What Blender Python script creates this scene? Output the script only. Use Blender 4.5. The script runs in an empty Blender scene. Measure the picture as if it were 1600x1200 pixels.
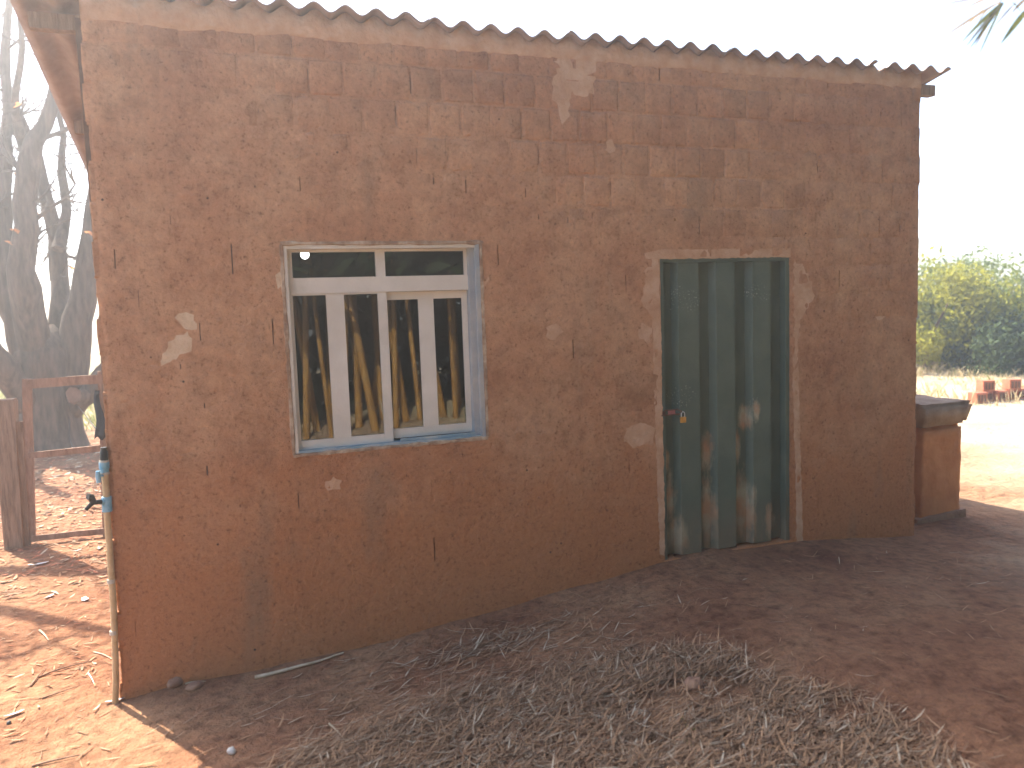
import bpy, bmesh, math, random
from mathutils import Vector, Matrix, noise
R_ = math.radians
rnd = random.Random(7)
scene = bpy.context.scene
COL = scene.collection

# ------------------------------------------------------------------ camera
CAM = Vector((0.6148, -4.846, 2.1307)); YAW, PIT, ROL, FPX = 0.3499, -0.0966, -0.0347, 1250.5
fwd = Vector((math.sin(YAW)*math.cos(PIT), math.cos(YAW)*math.cos(PIT), math.sin(PIT)))
r0 = Vector((math.cos(YAW), -math.sin(YAW), 0)); u0 = r0.cross(fwd)
rgt = math.cos(ROL)*r0 + math.sin(ROL)*u0; upv = -math.sin(ROL)*r0 + math.cos(ROL)*u0
cd = bpy.data.cameras.new('camera'); cam = bpy.data.objects.new('camera', cd); COL.objects.link(cam)
cam.matrix_world = Matrix(((rgt.x, upv.x, -fwd.x, CAM.x), (rgt.y, upv.y, -fwd.y, CAM.y), (rgt.z, upv.z, -fwd.z, CAM.z), (0, 0, 0, 1)))
cd.sensor_width = 36; cd.lens = 36*FPX/1600; cd.clip_start = 0.05; cd.clip_end = 2000
cd.dof.use_dof = True; cd.dof.focus_distance = 6.0; cd.dof.aperture_fstop = cd.lens/1000/0.018
scene.camera = cam

# ------------------------------------------------------------------ sky and sun
SUN_EL = R_(48); SUNH = Vector((-0.455, 0.89, 0)).normalized()
world = bpy.data.worlds.new('World'); scene.world = world; world.use_nodes = True
wn = world.node_tree.nodes; wl = world.node_tree.links; wn.clear()
sky = wn.new('ShaderNodeTexSky'); sky.sky_type = 'NISHITA'; sky.sun_disc = False
sky.sun_elevation = SUN_EL; sky.sun_rotation = math.atan2(SUNH.x, SUNH.y)
sky.air_density = 0.8; sky.dust_density = 1.6; sky.ozone_density = 0.3
bgn = wn.new('ShaderNodeBackground'); bgn.inputs['Strength'].default_value = 0.15
wo = wn.new('ShaderNodeOutputWorld')
wl.new(sky.outputs[0], bgn.inputs[0]); wl.new(bgn.outputs[0], wo.inputs[0])
sd = bpy.data.lights.new('sun', 'SUN'); sd.energy = 4.6; sd.angle = R_(0.53); sd.color = (1.0, 0.94, 0.83)
sun = bpy.data.objects.new('sun', sd); COL.objects.link(sun)
sdir = Vector((SUNH.x*math.cos(SUN_EL), SUNH.y*math.cos(SUN_EL), math.sin(SUN_EL)))
sun.rotation_euler = sdir.to_track_quat('Z', 'Y').to_euler(); sun.location = (-6, 12, 14)
vs = scene.view_settings; vs.view_transform = 'Standard'; vs.look = 'None'; vs.exposure = 1.9; vs.gamma = 1; vs.use_curve_mapping = False
scene.cycles.use_denoising = True; scene.cycles.max_bounces = 5; scene.cycles.volume_bounces = 0; scene.cycles.diffuse_bounces = 4; scene.cycles.use_adaptive_sampling = True; scene.cycles.adaptive_threshold = 0.03
scene.cycles.transparent_max_bounces = 16; scene.cycles.caustics_reflective = False; scene.cycles.caustics_refractive = False
scene.cycles.sample_clamp_indirect = 6
HAZE = 0.0095

def at(u, v, Y):
    d = fwd + rgt*((u-800)/FPX) - upv*((v-600)/FPX)
    return CAM + d*((Y-CAM.y)/d.y)
def gat(u, v, z):
    d = fwd + rgt*((u-800)/FPX) - upv*((v-600)/FPX)
    return CAM + d*((z-CAM.z)/d.z)

# ------------------------------------------------------------------ helpers
def tag(o, label=None, cat=None, group=None, kind=None):
    if label: o['label'] = label
    if cat: o['category'] = cat
    if group: o['group'] = group
    if kind: o['kind'] = kind
    return o
def empty(name, loc=(0, 0, 0), parent=None):
    o = bpy.data.objects.new(name, None); COL.objects.link(o); o.location = loc; o.empty_display_size = 0.1
    if parent: o.parent = parent
    return o
def link(name, me, mat=None, parent=None, loc=(0, 0, 0)):
    o = bpy.data.objects.new(name, me); COL.objects.link(o)
    if mat:
        if not me.materials: me.materials.append(mat)
    o.location = loc
    if parent: o.parent = parent
    return o
class MB:
    """collects boxes, tubes, prisms, sheets in one mesh"""
    def __init__(s): s.v = []; s.f = []; s.sm = []; s.mi = []; s.cur = 0
    def add(s, vs, fs, smooth=False):
        b = len(s.v); s.v += [tuple(q) for q in vs]
        for q in fs: s.f.append([b+i for i in q]); s.sm.append(smooth); s.mi.append(s.cur)
    def box(s, x0, x1, y0, y1, z0, z1, jit=0):
        P = [(x, y, z) for z in (z0, z1) for y in (y0, y1) for x in (x0, x1)]
        if jit: P = [tuple(c+rnd.uniform(-jit, jit) for c in q) for q in P]
        s.add(P, [(0, 2, 3, 1), (4, 5, 7, 6), (0, 1, 5, 4), (2, 6, 7, 3), (0, 4, 6, 2), (1, 3, 7, 5)])
    def bar(s, a, b, w, h, up=(0, 0, 1), jit=0):
        a = Vector(a); b = Vector(b); d = (b-a).normalized(); sx = d.cross(Vector(up))
        if sx.length < 1e-4: sx = d.cross(Vector((0, 1, 0)))
        sx.normalize(); sz = sx.cross(d)
        P = []
        for c in (a, b):
            for i, j in ((-1, -1), (1, -1), (1, 1), (-1, 1)):
                P.append(c + sx*i*w/2*(1+rnd.uniform(-jit, jit)) + sz*j*h/2*(1+rnd.uniform(-jit, jit)))
        s.add(P, [(0, 1, 2, 3), (7, 6, 5, 4), (0, 4, 5, 1), (1, 5, 6, 2), (2, 6, 7, 3), (3, 7, 4, 0)])
    def tube(s, pts, rad, n=8, cap=True, smooth=True, lump=0.0):
        pts = [Vector(q) for q in pts]
        if not isinstance(rad, (list, tuple)): rad = [rad]*len(pts)
        ref = Vector((0.31, 0.77, 0.56)); P = []
        for i, c in enumerate(pts):
            d = (pts[min(i+1, len(pts)-1)] - pts[max(i-1, 0)]).normalized()
            a = d.cross(ref); 
            if a.length < 1e-3: a = d.cross(Vector((1, 0, 0)))
            a.normalize(); b = d.cross(a)
            for k in range(n):
                t = 2*math.pi*k/n; rr = rad[i]*(1+(rnd.uniform(-lump, lump) if lump else 0))
                P.append(c + a*math.cos(t)*rr + b*math.sin(t)*rr)
        F = [(i*n+k, i*n+(k+1) % n, (i+1)*n+(k+1) % n, (i+1)*n+k) for i in range(len(pts)-1) for k in range(n)]
        s.add(P, F, smooth)
        if cap:
            s.add(P[:n], [tuple(range(n))[::-1]]); s.add(P[-n:], [tuple(range(n))])
    def build(s, name, mat=None, parent=None, loc=(0, 0, 0)):
        me = bpy.data.meshes.new(name); me.from_pydata(s.v, [], s.f)
        me.polygons.foreach_set('use_smooth', s.sm)
        mats = mat if isinstance(mat, (list, tuple)) else [mat]
        for m in mats:
            if m: me.materials.append(m)
        me.polygons.foreach_set('material_index', s.mi)
        me.update()
        return link(name, me, None, parent, loc)

def material(name, c1, c2=None, scale=6.0, detail=6, rough=0.9, c3=None, bump=0.0, bscale=None, metallic=0.0, spec=0.3, stretch=(1, 1, 1), trans=0.0, pos=(0.35, 0.65)):
    m = bpy.data.materials.new(name); m.use_nodes = True
    nt = m.node_tree; N = nt.nodes; L = nt.links
    b = N['Principled BSDF']; b.inputs['Roughness'].default_value = rough; b.inputs['Metallic'].default_value = metallic
    b.inputs['Specular IOR Level'].default_value = spec
    g = N.new('ShaderNodeNewGeometry'); mp = N.new('ShaderNodeMapping'); mp.inputs['Scale'].default_value = stretch
    L.new(g.outputs['Position'], mp.inputs[0])
    if c2 is None: b.inputs['Base Color'].default_value = (*c1, 1)
    else:
        n = N.new('ShaderNodeTexNoise'); n.inputs['Scale'].default_value = scale; n.inputs['Detail'].default_value = detail; n.inputs['Roughness'].default_value = 0.62
        L.new(mp.outputs[0], n.inputs[0])
        cr = N.new('ShaderNodeValToRGB'); e = cr.color_ramp.elements
        e[0].position = pos[0]; e[0].color = (*c1, 1); e[1].position = pos[1]; e[1].color = (*c2, 1)
        if c3: q = e.new((pos[0]+pos[1])/2); q.color = (*c3, 1)
        L.new(n.outputs[0], cr.inputs[0]); L.new(cr.outputs[0], b.inputs['Base Color'])
    if bump:
        n2 = N.new('ShaderNodeTexNoise'); n2.inputs['Scale'].default_value = bscale or scale*4; n2.inputs['Detail'].default_value = 4
        L.new(mp.outputs[0], n2.inputs[0])
        bp = N.new('ShaderNodeBump'); bp.inputs['Strength'].default_value = bump; bp.inputs['Distance'].default_value = 0.02
        L.new(n2.outputs[0], bp.inputs['Height']); L.new(bp.outputs[0], b.inputs['Normal'])
    if trans:
        out = N['Material Output']; t = N.new('ShaderNodeBsdfTranslucent'); mx = N.new('ShaderNodeMixShader'); mx.inputs[0].default_value = trans
        t.inputs[0].default_value = (*(c2 or c1), 1)
        L.new(b.outputs[0], mx.inputs[1]); L.new(t.outputs[0], mx.inputs[2]); L.new(mx.outputs[0], out.inputs[0])
    return m

# ---- render (the thin rough mortar skin on the house)
def wall_material():
    m = bpy.data.materials.new('earth_render'); m.use_nodes = True
    nt = m.node_tree; N = nt.nodes; L = nt.links
    b = N['Principled BSDF']; b.inputs['Roughness'].default_value = 0.95; b.inputs['Specular IOR Level'].default_value = 0.15
    g = N.new('ShaderNodeNewGeometry')
    def nz(scale, det=6, ro=0.6, stretch=None):
        n = N.new('ShaderNodeTexNoise'); n.inputs['Scale'].default_value = scale; n.inputs['Detail'].default_value = det; n.inputs['Roughness'].default_value = ro
        if stretch:
            mp = N.new('ShaderNodeMapping'); mp.inputs['Scale'].default_value = stretch; L.new(g.outputs['Position'], mp.inputs[0]); L.new(mp.outputs[0], n.inputs[0])
        else: L.new(g.outputs['Position'], n.inputs[0])
        return n
    def ramp(src, stops):
        cr = N.new('ShaderNodeValToRGB'); e = cr.color_ramp.elements
        e[0].position, e[0].color = stops[0][0], (*stops[0][1], 1); e[1].position, e[1].color = stops[-1][0], (*stops[-1][1], 1)
        for p, c in stops[1:-1]: q = e.new(p); q.color = (*c, 1)
        L.new(src, cr.inputs[0]); return cr
    def mix(fac, a, bb, mode='MIX'):
        mx = N.new('ShaderNodeMix'); mx.data_type = 'RGBA'; mx.blend_type = mode
        if hasattr(fac, 'links'): L.new(fac, mx.inputs[0])
        else: mx.inputs[0].default_value = fac
        for s, k in ((a, 6), (bb, 7)):
            if hasattr(s, 'links'): L.new(s, mx.inputs[k])
            else: mx.inputs[k].default_value = (*s, 1)
        return mx.outputs[2]
    big = ramp(nz(1.3, 6, 0.65).outputs[0], [(0.30, (0.36, 0.165, 0.085)), (0.46, (0.44, 0.225, 0.120)), (0.58, (0.485, 0.270, 0.150)), (0.72, (0.44, 0.250, 0.150))])
    fine = ramp(nz(9, 6, 0.7).outputs[0], [(0.28, (0.74, 0.71, 0.68)), (0.5, (1, 1, 1)), (0.72, (1.14, 1.14, 1.13))])
    c = mix(1.0, big.outputs[0], fine.outputs[0], 'MULTIPLY')
    mid = ramp(nz(4.2, 6, 0.7, (1.0, 1.0, 1.7)).outputs[0], [(0.30, (0.74, 0.68, 0.62)), (0.46, (0.98, 0.96, 0.93)), (0.58, (1.04, 1.04, 1.04)), (0.74, (1.16, 1.20, 1.24))])
    c = mix(0.45, c, mid.outputs[0], 'MULTIPLY')
    # soil splashed up from the ground, ragged upper edge
    sp = N.new('ShaderNodeSeparateXYZ'); L.new(g.outputs['Position'], sp.inputs[0])
    ad = N.new('ShaderNodeMath'); ad.operation = 'MULTIPLY_ADD'; L.new(nz(2.2, 6).outputs[0], ad.inputs[0]); ad.inputs[1].default_value = -1.5; L.new(sp.outputs[2], ad.inputs[2])
    spl = ramp(ad.outputs[0], [(0.0, (0.8, 0.8, 0.8)), (0.6, (0, 0, 0))])
    c = mix(spl.outputs[0], c, (0.47, 0.195, 0.080))
    # damp grey algae stains streaking down
    st = ramp(nz(1.0, 5, 0.6, (2.2, 2.2, 0.6)).outputs[0], [(0.58, (0, 0, 0)), (0.72, (0.45, 0.45, 0.45))])
    c = mix(st.outputs[0], c, (0.24, 0.175, 0.115))
    # pin holes and chips
    vo = N.new('ShaderNodeTexVoronoi'); vo.inputs['Scale'].default_value = 9; L.new(g.outputs['Position'], vo.inputs[0])
    ho = ramp(vo.outputs['Distance'], [(0.045, (1, 1, 1)), (0.075, (0, 0, 0))])
    hm = N.new('ShaderNodeMath'); hm.operation = 'GREATER_THAN'; hm.inputs[1].default_value = 0.56
    L.new(nz(3.1, 2).outputs[0], hm.inputs[0])
    h2 = N.new('ShaderNodeMath'); h2.operation = 'MULTIPLY'; L.new(ho.outputs[0], h2.inputs[0]); L.new(hm.outputs[0], h2.inputs[1])
    c = mix(h2.outputs[0], c, (0.07, 0.045, 0.03))
    sk = ramp(nz(42, 5, 0.75).outputs[0], [(0.30, (0.42, 0.38, 0.34)), (0.43, (0.95, 0.94, 0.93)), (0.62, (1.04, 1.04, 1.04)), (0.76, (1.38, 1.36, 1.30))])
    c = mix(1.0, c, sk.outputs[0], 'MULTIPLY')
    oi = N.new('ShaderNodeObjectInfo'); orr = ramp(oi.outputs['Random'], [(0, (0.86, 0.84, 0.83)), (0.5, (1, 1, 1)), (1, (1.12, 1.12, 1.12))])
    c = mix(1.0, c, orr.outputs[0], 'MULTIPLY')
    L.new(c, b.inputs['Base Color'])
    b1 = N.new('ShaderNodeBump'); b1.inputs['Strength'].default_value = 0.75; b1.inputs['Distance'].default_value = 0.02; L.new(nz(14, 5, 0.68).outputs[0], b1.inputs['Height'])
    b2 = N.new('ShaderNodeBump'); b2.inputs['Strength'].default_value = 0.45; b2.inputs['Distance'].default_value = 0.006; L.new(nz(70, 3, 0.65).outputs[0], b2.inputs['Height'])
    pr = ramp(nz(26, 6, 0.72).outputs[0], [(0.25, (0, 0, 0)), (0.60, (1, 1, 1))])
    rm = N.new('ShaderNodeMapRange'); L.new(sp.outputs[2], rm.inputs[0]); rm.inputs[1].default_value = 2.8; rm.inputs[2].default_value = 0.6; rm.inputs[3].default_value = 0.15; rm.inputs[4].default_value = 0.75
    b3 = N.new('ShaderNodeBump'); b3.inputs['Distance'].default_value = 0.013; L.new(rm.outputs[0], b3.inputs['Strength']); L.new(pr.outputs[0], b3.inputs['Height'])
    L.new(b1.outputs[0], b2.inputs['Normal']); L.new(b2.outputs[0], b3.inputs['Normal']); L.new(b3.outputs[0], b.inputs['Normal'])
    return m
M = {}
M['wall'] = wall_material()
M['patch'] = material('smooth_mortar_patch', (0.50, 0.32, 0.19), (0.62, 0.46, 0.31), 9, 8, 0.95, bump=0.5, bscale=40, c3=(0.56, 0.40, 0.26), pos=(0.30, 0.58))
M['patch_red'] = material('reddish_mortar', (0.46, 0.25, 0.14), (0.58, 0.365, 0.235), 7, 8, 0.95, bump=0.6, bscale=30, c3=(0.52, 0.305, 0.18), pos=(0.32, 0.62))
M['slot'] = material('dark_joint', (0.10, 0.06, 0.04), (0.18, 0.11, 0.07), 10)
M['cement'] = material('fibre_cement', (0.24, 0.185, 0.17), (0.40, 0.32, 0.29), 4, 8, 0.9, bump=0.3, bscale=30)
M['wood'] = material('weathered_wood', (0.17, 0.105, 0.065), (0.34, 0.23, 0.155), 7, 8, 0.9, bump=0.5, bscale=30, stretch=(6, 6, 0.6))
M['gatewood'] = material('old_gate_wood', (0.20, 0.115, 0.075), (0.36, 0.225, 0.155), 7, 8, 0.9, bump=0.5, bscale=30, stretch=(3, 3, 0.8))
M['frame'] = material('chalky_white_paint', (0.58, 0.53, 0.45), (0.70, 0.65, 0.57), 3, 8, 0.6, bump=0.08, bscale=60)
M['bluepaint'] = material('blue_grey_paint', (0.30, 0.33, 0.35), (0.46, 0.44, 0.40), 3.5, 8, 0.55, pos=(0.4, 0.62))
M['sillblue'] = material('sill_blue_paint', (0.20, 0.30, 0.35), (0.46, 0.46, 0.42), 5, 8, 0.6, pos=(0.42, 0.66))
M['trim'] = material('peeling_trim', (0.28, 0.17, 0.105), (0.52, 0.40, 0.28), 14, 8, 0.9, pos=(0.42, 0.64), bump=0.4, bscale=50)
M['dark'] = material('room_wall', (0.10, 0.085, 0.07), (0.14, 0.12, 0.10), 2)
M['pvc'] = material('aged_pvc_pipe', (0.46, 0.30, 0.15), (0.62, 0.45, 0.25), 9, 6, 0.5)
M['pvcblue'] = material('blue_fitting', (0.13, 0.33, 0.46), (0.30, 0.50, 0.60), 20, 5, 0.45)
M['black'] = material('black_plastic', (0.015, 0.013, 0.013), (0.05, 0.045, 0.04), 20, 5, 0.4)
M['palefit'] = material('pale_fitting', (0.42, 0.36, 0.28), (0.60, 0.54, 0.44), 20, 5, 0.5)
M['brass'] = material('brass', (0.62, 0.30, 0.06), (0.75, 0.42, 0.12), 20, 4, 0.4, metallic=0.6)
M['steel'] = material('steel', (0.5, 0.5, 0.5), (0.65, 0.65, 0.65), 20, 4, 0.3, metallic=0.8)
M['rust'] = material('rusty_steel', (0.10, 0.055, 0.04), (0.22, 0.12, 0.08), 18, 6, 0.8, bump=0.3)
M['redpaint'] = material('faded_red_paint', (0.28, 0.08, 0.07), (0.38, 0.15, 0.13), 18, 6, 0.7)
M['bark'] = material('bark', (0.060, 0.040, 0.029), (0.155, 0.105, 0.076), 5, 9, 0.95, bump=0.9, bscale=9, stretch=(2.5, 2.5, 0.5))
M['cutwood'] = material('cut_limb_wood', (0.16, 0.085, 0.055), (0.26, 0.15, 0.10), 8)
M['cloth'] = material('dark_cloth', (0.012, 0.014, 0.025), (0.03, 0.032, 0.05), 12)
M['stone'] = material('pale_stone', (0.50, 0.45, 0.38), (0.68, 0.62, 0.54), 20)
M['clod'] = material('earth_clod', (0.26, 0.14, 0.09), (0.36, 0.21, 0.13), 14, bump=0.6, bscale=30)
M['scrap'] = material('white_scrap', (0.62, 0.60, 0.58), (0.82, 0.80, 0.78), 12, rough=0.5)
M['brickred'] = material('red_brick', (0.36, 0.11, 0.06), (0.48, 0.18, 0.10), 8)
M['pillar'] = material('orange_render', (0.46, 0.17, 0.06), (0.60, 0.27, 0.11), 4, 8, bump=0.4)
M['slab'] = material('brown_concrete', (0.27, 0.17, 0.11), (0.40, 0.28, 0.19), 6, 8, bump=0.4)
M['wire'] = material('grey_wire', (0.06, 0.05, 0.045))

def door_material():
    m = material('green_door_paint', (0.080, 0.108, 0.080), (0.118, 0.144, 0.104), 3, 8, 0.55, spec=0.4, bump=0.12, bscale=40)
    nt = m.node_tree; N = nt.nodes; L = nt.links; b = N['Principled BSDF']
    src = b.inputs['Base Color'].links[0].from_socket
    g = N.new('ShaderNodeNewGeometry'); sp = N.new('ShaderNodeSeparateXYZ'); L.new(g.outputs['Position'], sp.inputs[0])
    def math_(op, a, bb, cc=None):
        q = N.new('ShaderNodeMath'); q.operation = op
        for k, s in enumerate((a, bb, cc)):
            if s is None: continue
            if hasattr(s, 'links'): L.new(s, q.inputs[k])
            else: q.inputs[k].default_value = s
        return q.outputs[0]
    def worn(cx, cz, wx, wz):
        dx = math_('MULTIPLY', math_('SUBTRACT', sp.outputs[0], cx), 1/wx); dz = math_('MULTIPLY', math_('SUBTRACT', sp.outputs[2], cz), 1/wz)
        return math_('SUBTRACT', 1.0, math_('SQRT', math_('ADD', math_('MULTIPLY', dx, dx), math_('MULTIPLY', dz, dz)), 0))
    w = None
    for a in WORN:
        q = worn(*a); w = q if w is None else math_('MAXIMUM', w, q)
    n = N.new('ShaderNodeTexNoise'); n.inputs['Scale'].default_value = 16; n.inputs['Detail'].default_value = 8; n.inputs['Roughness'].default_value = 0.7
    mp = N.new('ShaderNodeMapping'); mp.inputs['Scale'].default_value = (1.6, 1, 0.5); L.new(g.outputs['Position'], mp.inputs[0]); L.new(mp.outputs[0], n.inputs[0])
    f = math_('MULTIPLY_ADD', n.outputs[0], 1.5, w); f = math_('SUBTRACT', f, 0.84)
    cr = N.new('ShaderNodeValToRGB'); e = cr.color_ramp.elements; e[0].position = 0.0; e[0].color = (0, 0, 0, 1); e[1].position = 0.55; e[1].color = (1, 1, 1, 1); L.new(f, cr.inputs[0])
    n2 = N.new('ShaderNodeTexNoise'); n2.inputs['Scale'].default_value = 7; L.new(g.outputs['Position'], n2.inputs[0])
    c2 = N.new('ShaderNodeValToRGB'); e = c2.color_ramp.elements; e[0].position = 0.4; e[0].color = (0.38, 0.34, 0.23, 1); e[1].position = 0.62; e[1].color = (0.42, 0.24, 0.13, 1); L.new(n2.outputs[0], c2.inputs[0])
    mx = N.new('ShaderNodeMix'); mx.data_type = 'RGBA'; L.new(cr.outputs[0], mx.inputs[0]); L.new(src, mx.inputs[6]); L.new(c2.outputs[0], mx.inputs[7])
    # fine paint flecks high on the ribs
    fl = None
    for a in ((3.70, 2.14, 0.17, 0.11), (4.33, 2.17, 0.15, 0.08), (3.66, 1.46, 0.13, 0.08), (4.28, 1.32, 0.05, 0.12)):
        q = worn(*a); fl = q if fl is None else math_('MAXIMUM', fl, q)
    n3 = N.new('ShaderNodeTexNoise'); n3.inputs['Scale'].default_value = 90; n3.inputs['Detail'].default_value = 3; L.new(g.outputs['Position'], n3.inputs[0])
    fm = math_('MULTIPLY', math_('GREATER_THAN', n3.outputs[0], 0.635), math_('GREATER_THAN', math_('MULTIPLY_ADD', n.outputs[0], 1.6, fl), 1.0))
    m2 = N.new('ShaderNodeMix'); m2.data_type = 'RGBA'; L.new(fm, m2.inputs[0]); L.new(mx.outputs[2], m2.inputs[6]); m2.inputs[7].default_value = (0.34, 0.35, 0.29, 1)
    # soil dust near the threshold
    dz = math_('SUBTRACT', 1.0, math_('MULTIPLY', math_('SUBTRACT', sp.outputs[2], 0.30), 2.4)); du = math_('MULTIPLY', math_('MAXIMUM', dz, 0.0), n.outputs[0])
    m3 = N.new('ShaderNodeMix'); m3.data_type = 'RGBA'; L.new(du, m3.inputs[0]); L.new(m2.outputs[2], m3.inputs[6]); m3.inputs[7].default_value = (0.24, 0.15, 0.085, 1)
    L.new(m3.outputs[2], b.inputs['Base Color'])
    return m
WORN = [(3.89, 1.02, .055, .20), (3.89, .58, .075, .36), (4.20, .58, .11, .34), (4.21, 1.26, .06, .12), (4.29, 1.3, .04, .10), (4.15, 1.03, .05, .16), (3.58, .72, .05, .24), (3.62, .45, .10, .16), (4.42, .46, .09, .16), (3.56, 1.0, .035, .12)]
M['door'] = door_material()

def glass_material():
    m = bpy.data.materials.new('window_glass'); m.use_nodes = True
    nt = m.node_tree; N = nt.nodes; L = nt.links; N.clear()
    out = N.new('ShaderNodeOutputMaterial'); t = N.new('ShaderNodeBsdfTransparent'); t.inputs[0].default_value = (0.5, 0.55, 0.53, 1)
    gl = N.new('ShaderNodeBsdfGlossy'); gl.inputs['Roughness'].default_value = 0.0
    fr = N.new('ShaderNodeFresnel'); fr.inputs[0].default_value = 1.85
    mx = N.new('ShaderNodeMixShader'); L.new(fr.outputs[0], mx.inputs[0]); L.new(t.outputs[0], mx.inputs[1]); L.new(gl.outputs[0], mx.inputs[2])
    df = N.new('ShaderNodeBsdfDiffuse'); df.inputs[0].default_value = (0.35, 0.28, 0.22, 1)
    n = N.new('ShaderNodeTexNoise'); n.inputs['Scale'].default_value = 9; n.inputs['Detail'].default_value = 8; g = N.new('ShaderNodeNewGeometry'); L.new(g.outputs['Position'], n.inputs[0])
    mr = N.new('ShaderNodeMapRange'); mr.inputs[1].default_value = 0.4; mr.inputs[2].default_value = 0.8; mr.inputs[3].default_value = 0.004; mr.inputs[4].default_value = 0.05; L.new(n.outputs[0], mr.inputs[0])
    m2 = N.new('ShaderNodeMixShader'); L.new(mr.outputs[0], m2.inputs[0]); L.new(mx.outputs[0], m2.inputs[1]); L.new(df.outputs[0], m2.inputs[2]); L.new(m2.outputs[0], out.inputs[0])
    return m
M['glass'] = glass_material()

# ------------------------------------------------------------------ ground
PROF = [(-0.05, 0.0), (0.45, 0.02), (1.0, 0.042), (1.9, 0.097), (2.8, 0.20), (3.5, 0.285), (4.65, 0.275), (5.8, 0.17), (7.5, 0.13)]
def prof(x):
    if x <= PROF[0][0]: return PROF[0][1]
    for (a, za), (b, zb) in zip(PROF, PROF[1:]):
        if x <= b:
            t = (x-a)/(b-a); t = t*t*(3-2*t)*0.5 + t*0.5
            return za+(zb-za)*t
    return PROF[-1][1]
def smooth(a, b, t):
    t = max(0, min(1, (t-a)/(b-a))); return t*t*(3-2*t)
def gz(x, y):
    z = prof(x)
    if -.3 < x < 6.1 and -.4 < y < .1: z += (.022+.03*noise.noise(Vector((x*2.1, 4.4, 0))))*math.exp(-max(0, -y)/.09)*smooth(-.3, .2, x)
    z += 0.30*smooth(-5.6, -8.0, y)
    near = 1-smooth(6, 14, math.hypot(x-2, y))
    z += near*(0.012*noise.noise(Vector((x*1.7, y*1.7, 3.1))) + 0.006*noise.noise(Vector((x*6, y*6, 1.7)))) - 0.006*near
    far = smooth(8, 40, math.hypot(x-2, y)); z += far*0.12*noise.noise(Vector((x*0.09, y*0.09, 9.0)))
    return z
def axis(lo, hi, c0, c1, fine, grow):
    A = []; t = c0
    while t <= c1: A.append(t); t += fine
    st = fine; t = c0
    L_ = []
    while t > lo: st *= grow; t -= st; L_.append(max(t, lo))
    st = fine; t = A[-1]; H_ = []
    while t < hi: st *= grow; t += st; H_.append(min(t, hi))
    return L_[::-1]+A+H_
def ground_material():
    m = bpy.data.materials.new('red_earth'); m.use_nodes = True
    nt = m.node_tree; N = nt.nodes; L = nt.links; b = N['Principled BSDF']; b.inputs['Roughness'].default_value = 0.97; b.inputs['Specular IOR Level'].default_value = 0.1
    g = N.new('ShaderNodeNewGeometry')
    def nz(s, d=8, r=0.62):
        n = N.new('ShaderNodeTexNoise'); n.inputs['Scale'].default_value = s; n.inputs['Detail'].default_value = d; n.inputs['Roughness'].default_value = r; L.new(g.outputs['Position'], n.inputs[0]); return n.outputs[0]
    def ramp(src, stops):
        cr = N.new('ShaderNodeValToRGB'); e = cr.color_ramp.elements
        e[0].position, e[0].color = stops[0][0], (*stops[0][1], 1); e[1].position, e[1].color = stops[-1][0], (*stops[-1][1], 1)
        for p, c in stops[1:-1]: q = e.new(p); q.color = (*c, 1)
        L.new(src, cr.inputs[0]); return cr.outputs[0]
    def mix(f, a, c, mode='MIX'):
        mx = N.new('ShaderNodeMix'); mx.data_type = 'RGBA'; mx.blend_type = mode
        if hasattr(f, 'links'): L.new(f, mx.inputs[0])
        else: mx.inputs[0].default_value = f
        for s, k in ((a, 6), (c, 7)):
            if hasattr(s, 'links'): L.new(s, mx.inputs[k])
            else: mx.inputs[k].default_value = (*s, 1)
        return mx.outputs[2]
    c = ramp(nz(1.1), [(0.3, (0.175, 0.074, 0.040)), (0.5, (0.270, 0.130, 0.070)), (0.7, (0.36, 0.205, 0.112))])
    c = mix(1, c, ramp(nz(13, 9, 0.7), [(0.30, (0.45, 0.42, 0.40)), (0.5, (0.98, 0.98, 0.98)), (0.72, (1.35, 1.35, 1.30))]), 'MULTIPLY')
    c = mix(1, c, ramp(nz(120, 4, 0.7), [(0.3, (0.6, 0.58, 0.55)), (0.45, (1, 1, 1)), (0.72, (1, 1, 1)), (0.8, (1.35, 1.3, 1.25))]), 'MULTIPLY')
    # beyond the yard: dry straw-coloured field
    sp = N.new('ShaderNodeVectorMath'); sp.operation = 'DISTANCE'; L.new(g.outputs['Position'], sp.inputs[0]); sp.inputs[1].default_value = (-1.5, 3, 0)
    ad = N.new('ShaderNodeMath'); ad.operation = 'MULTIPLY_ADD'; L.new(nz(0.5), ad.inputs[0]); ad.inputs[1].default_value = 7; L.new(sp.outputs['Value'], ad.inputs[2])
    mr = N.new('ShaderNodeMapRange'); L.new(ad.outputs[0], mr.inputs[0]); mr.inputs[1].default_value = 12; mr.inputs[2].default_value = 15.5
    c = mix(mr.outputs[0], c, ramp(nz(0.35, 9), [(0.35, (0.40, 0.29, 0.18)), (0.5, (0.50, 0.39, 0.26)), (0.65, (0.44, 0.38, 0.24))]))
    L.new(c, b.inputs['Base Color'])
    b1 = N.new('ShaderNodeBump'); b1.inputs['Strength'].default_value = 1.0; b1.inputs['Distance'].default_value = 0.05; L.new(nz(9, 5, 0.65), b1.inputs['Height'])
    b2 = N.new('ShaderNodeBump'); b2.inputs['Strength'].default_value = 0.5; b2.inputs['Distance'].default_value = 0.008; L.new(nz(90, 5), b2.inputs['Height'])
    L.new(b1.outputs[0], b2.inputs['Normal']); L.new(b2.outputs[0], b.inputs['Normal'])
    return m
M['earth'] = ground_material()
GX = axis(-30, 32, -3.2, 8.6, 0.06, 1.16); GY = axis(-18, 70, -5.2, 5.0, 0.06, 1.16)
gv = [(x, y, gz(x, y)) for y in GY for x in GX]; nx = len(GX)
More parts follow.
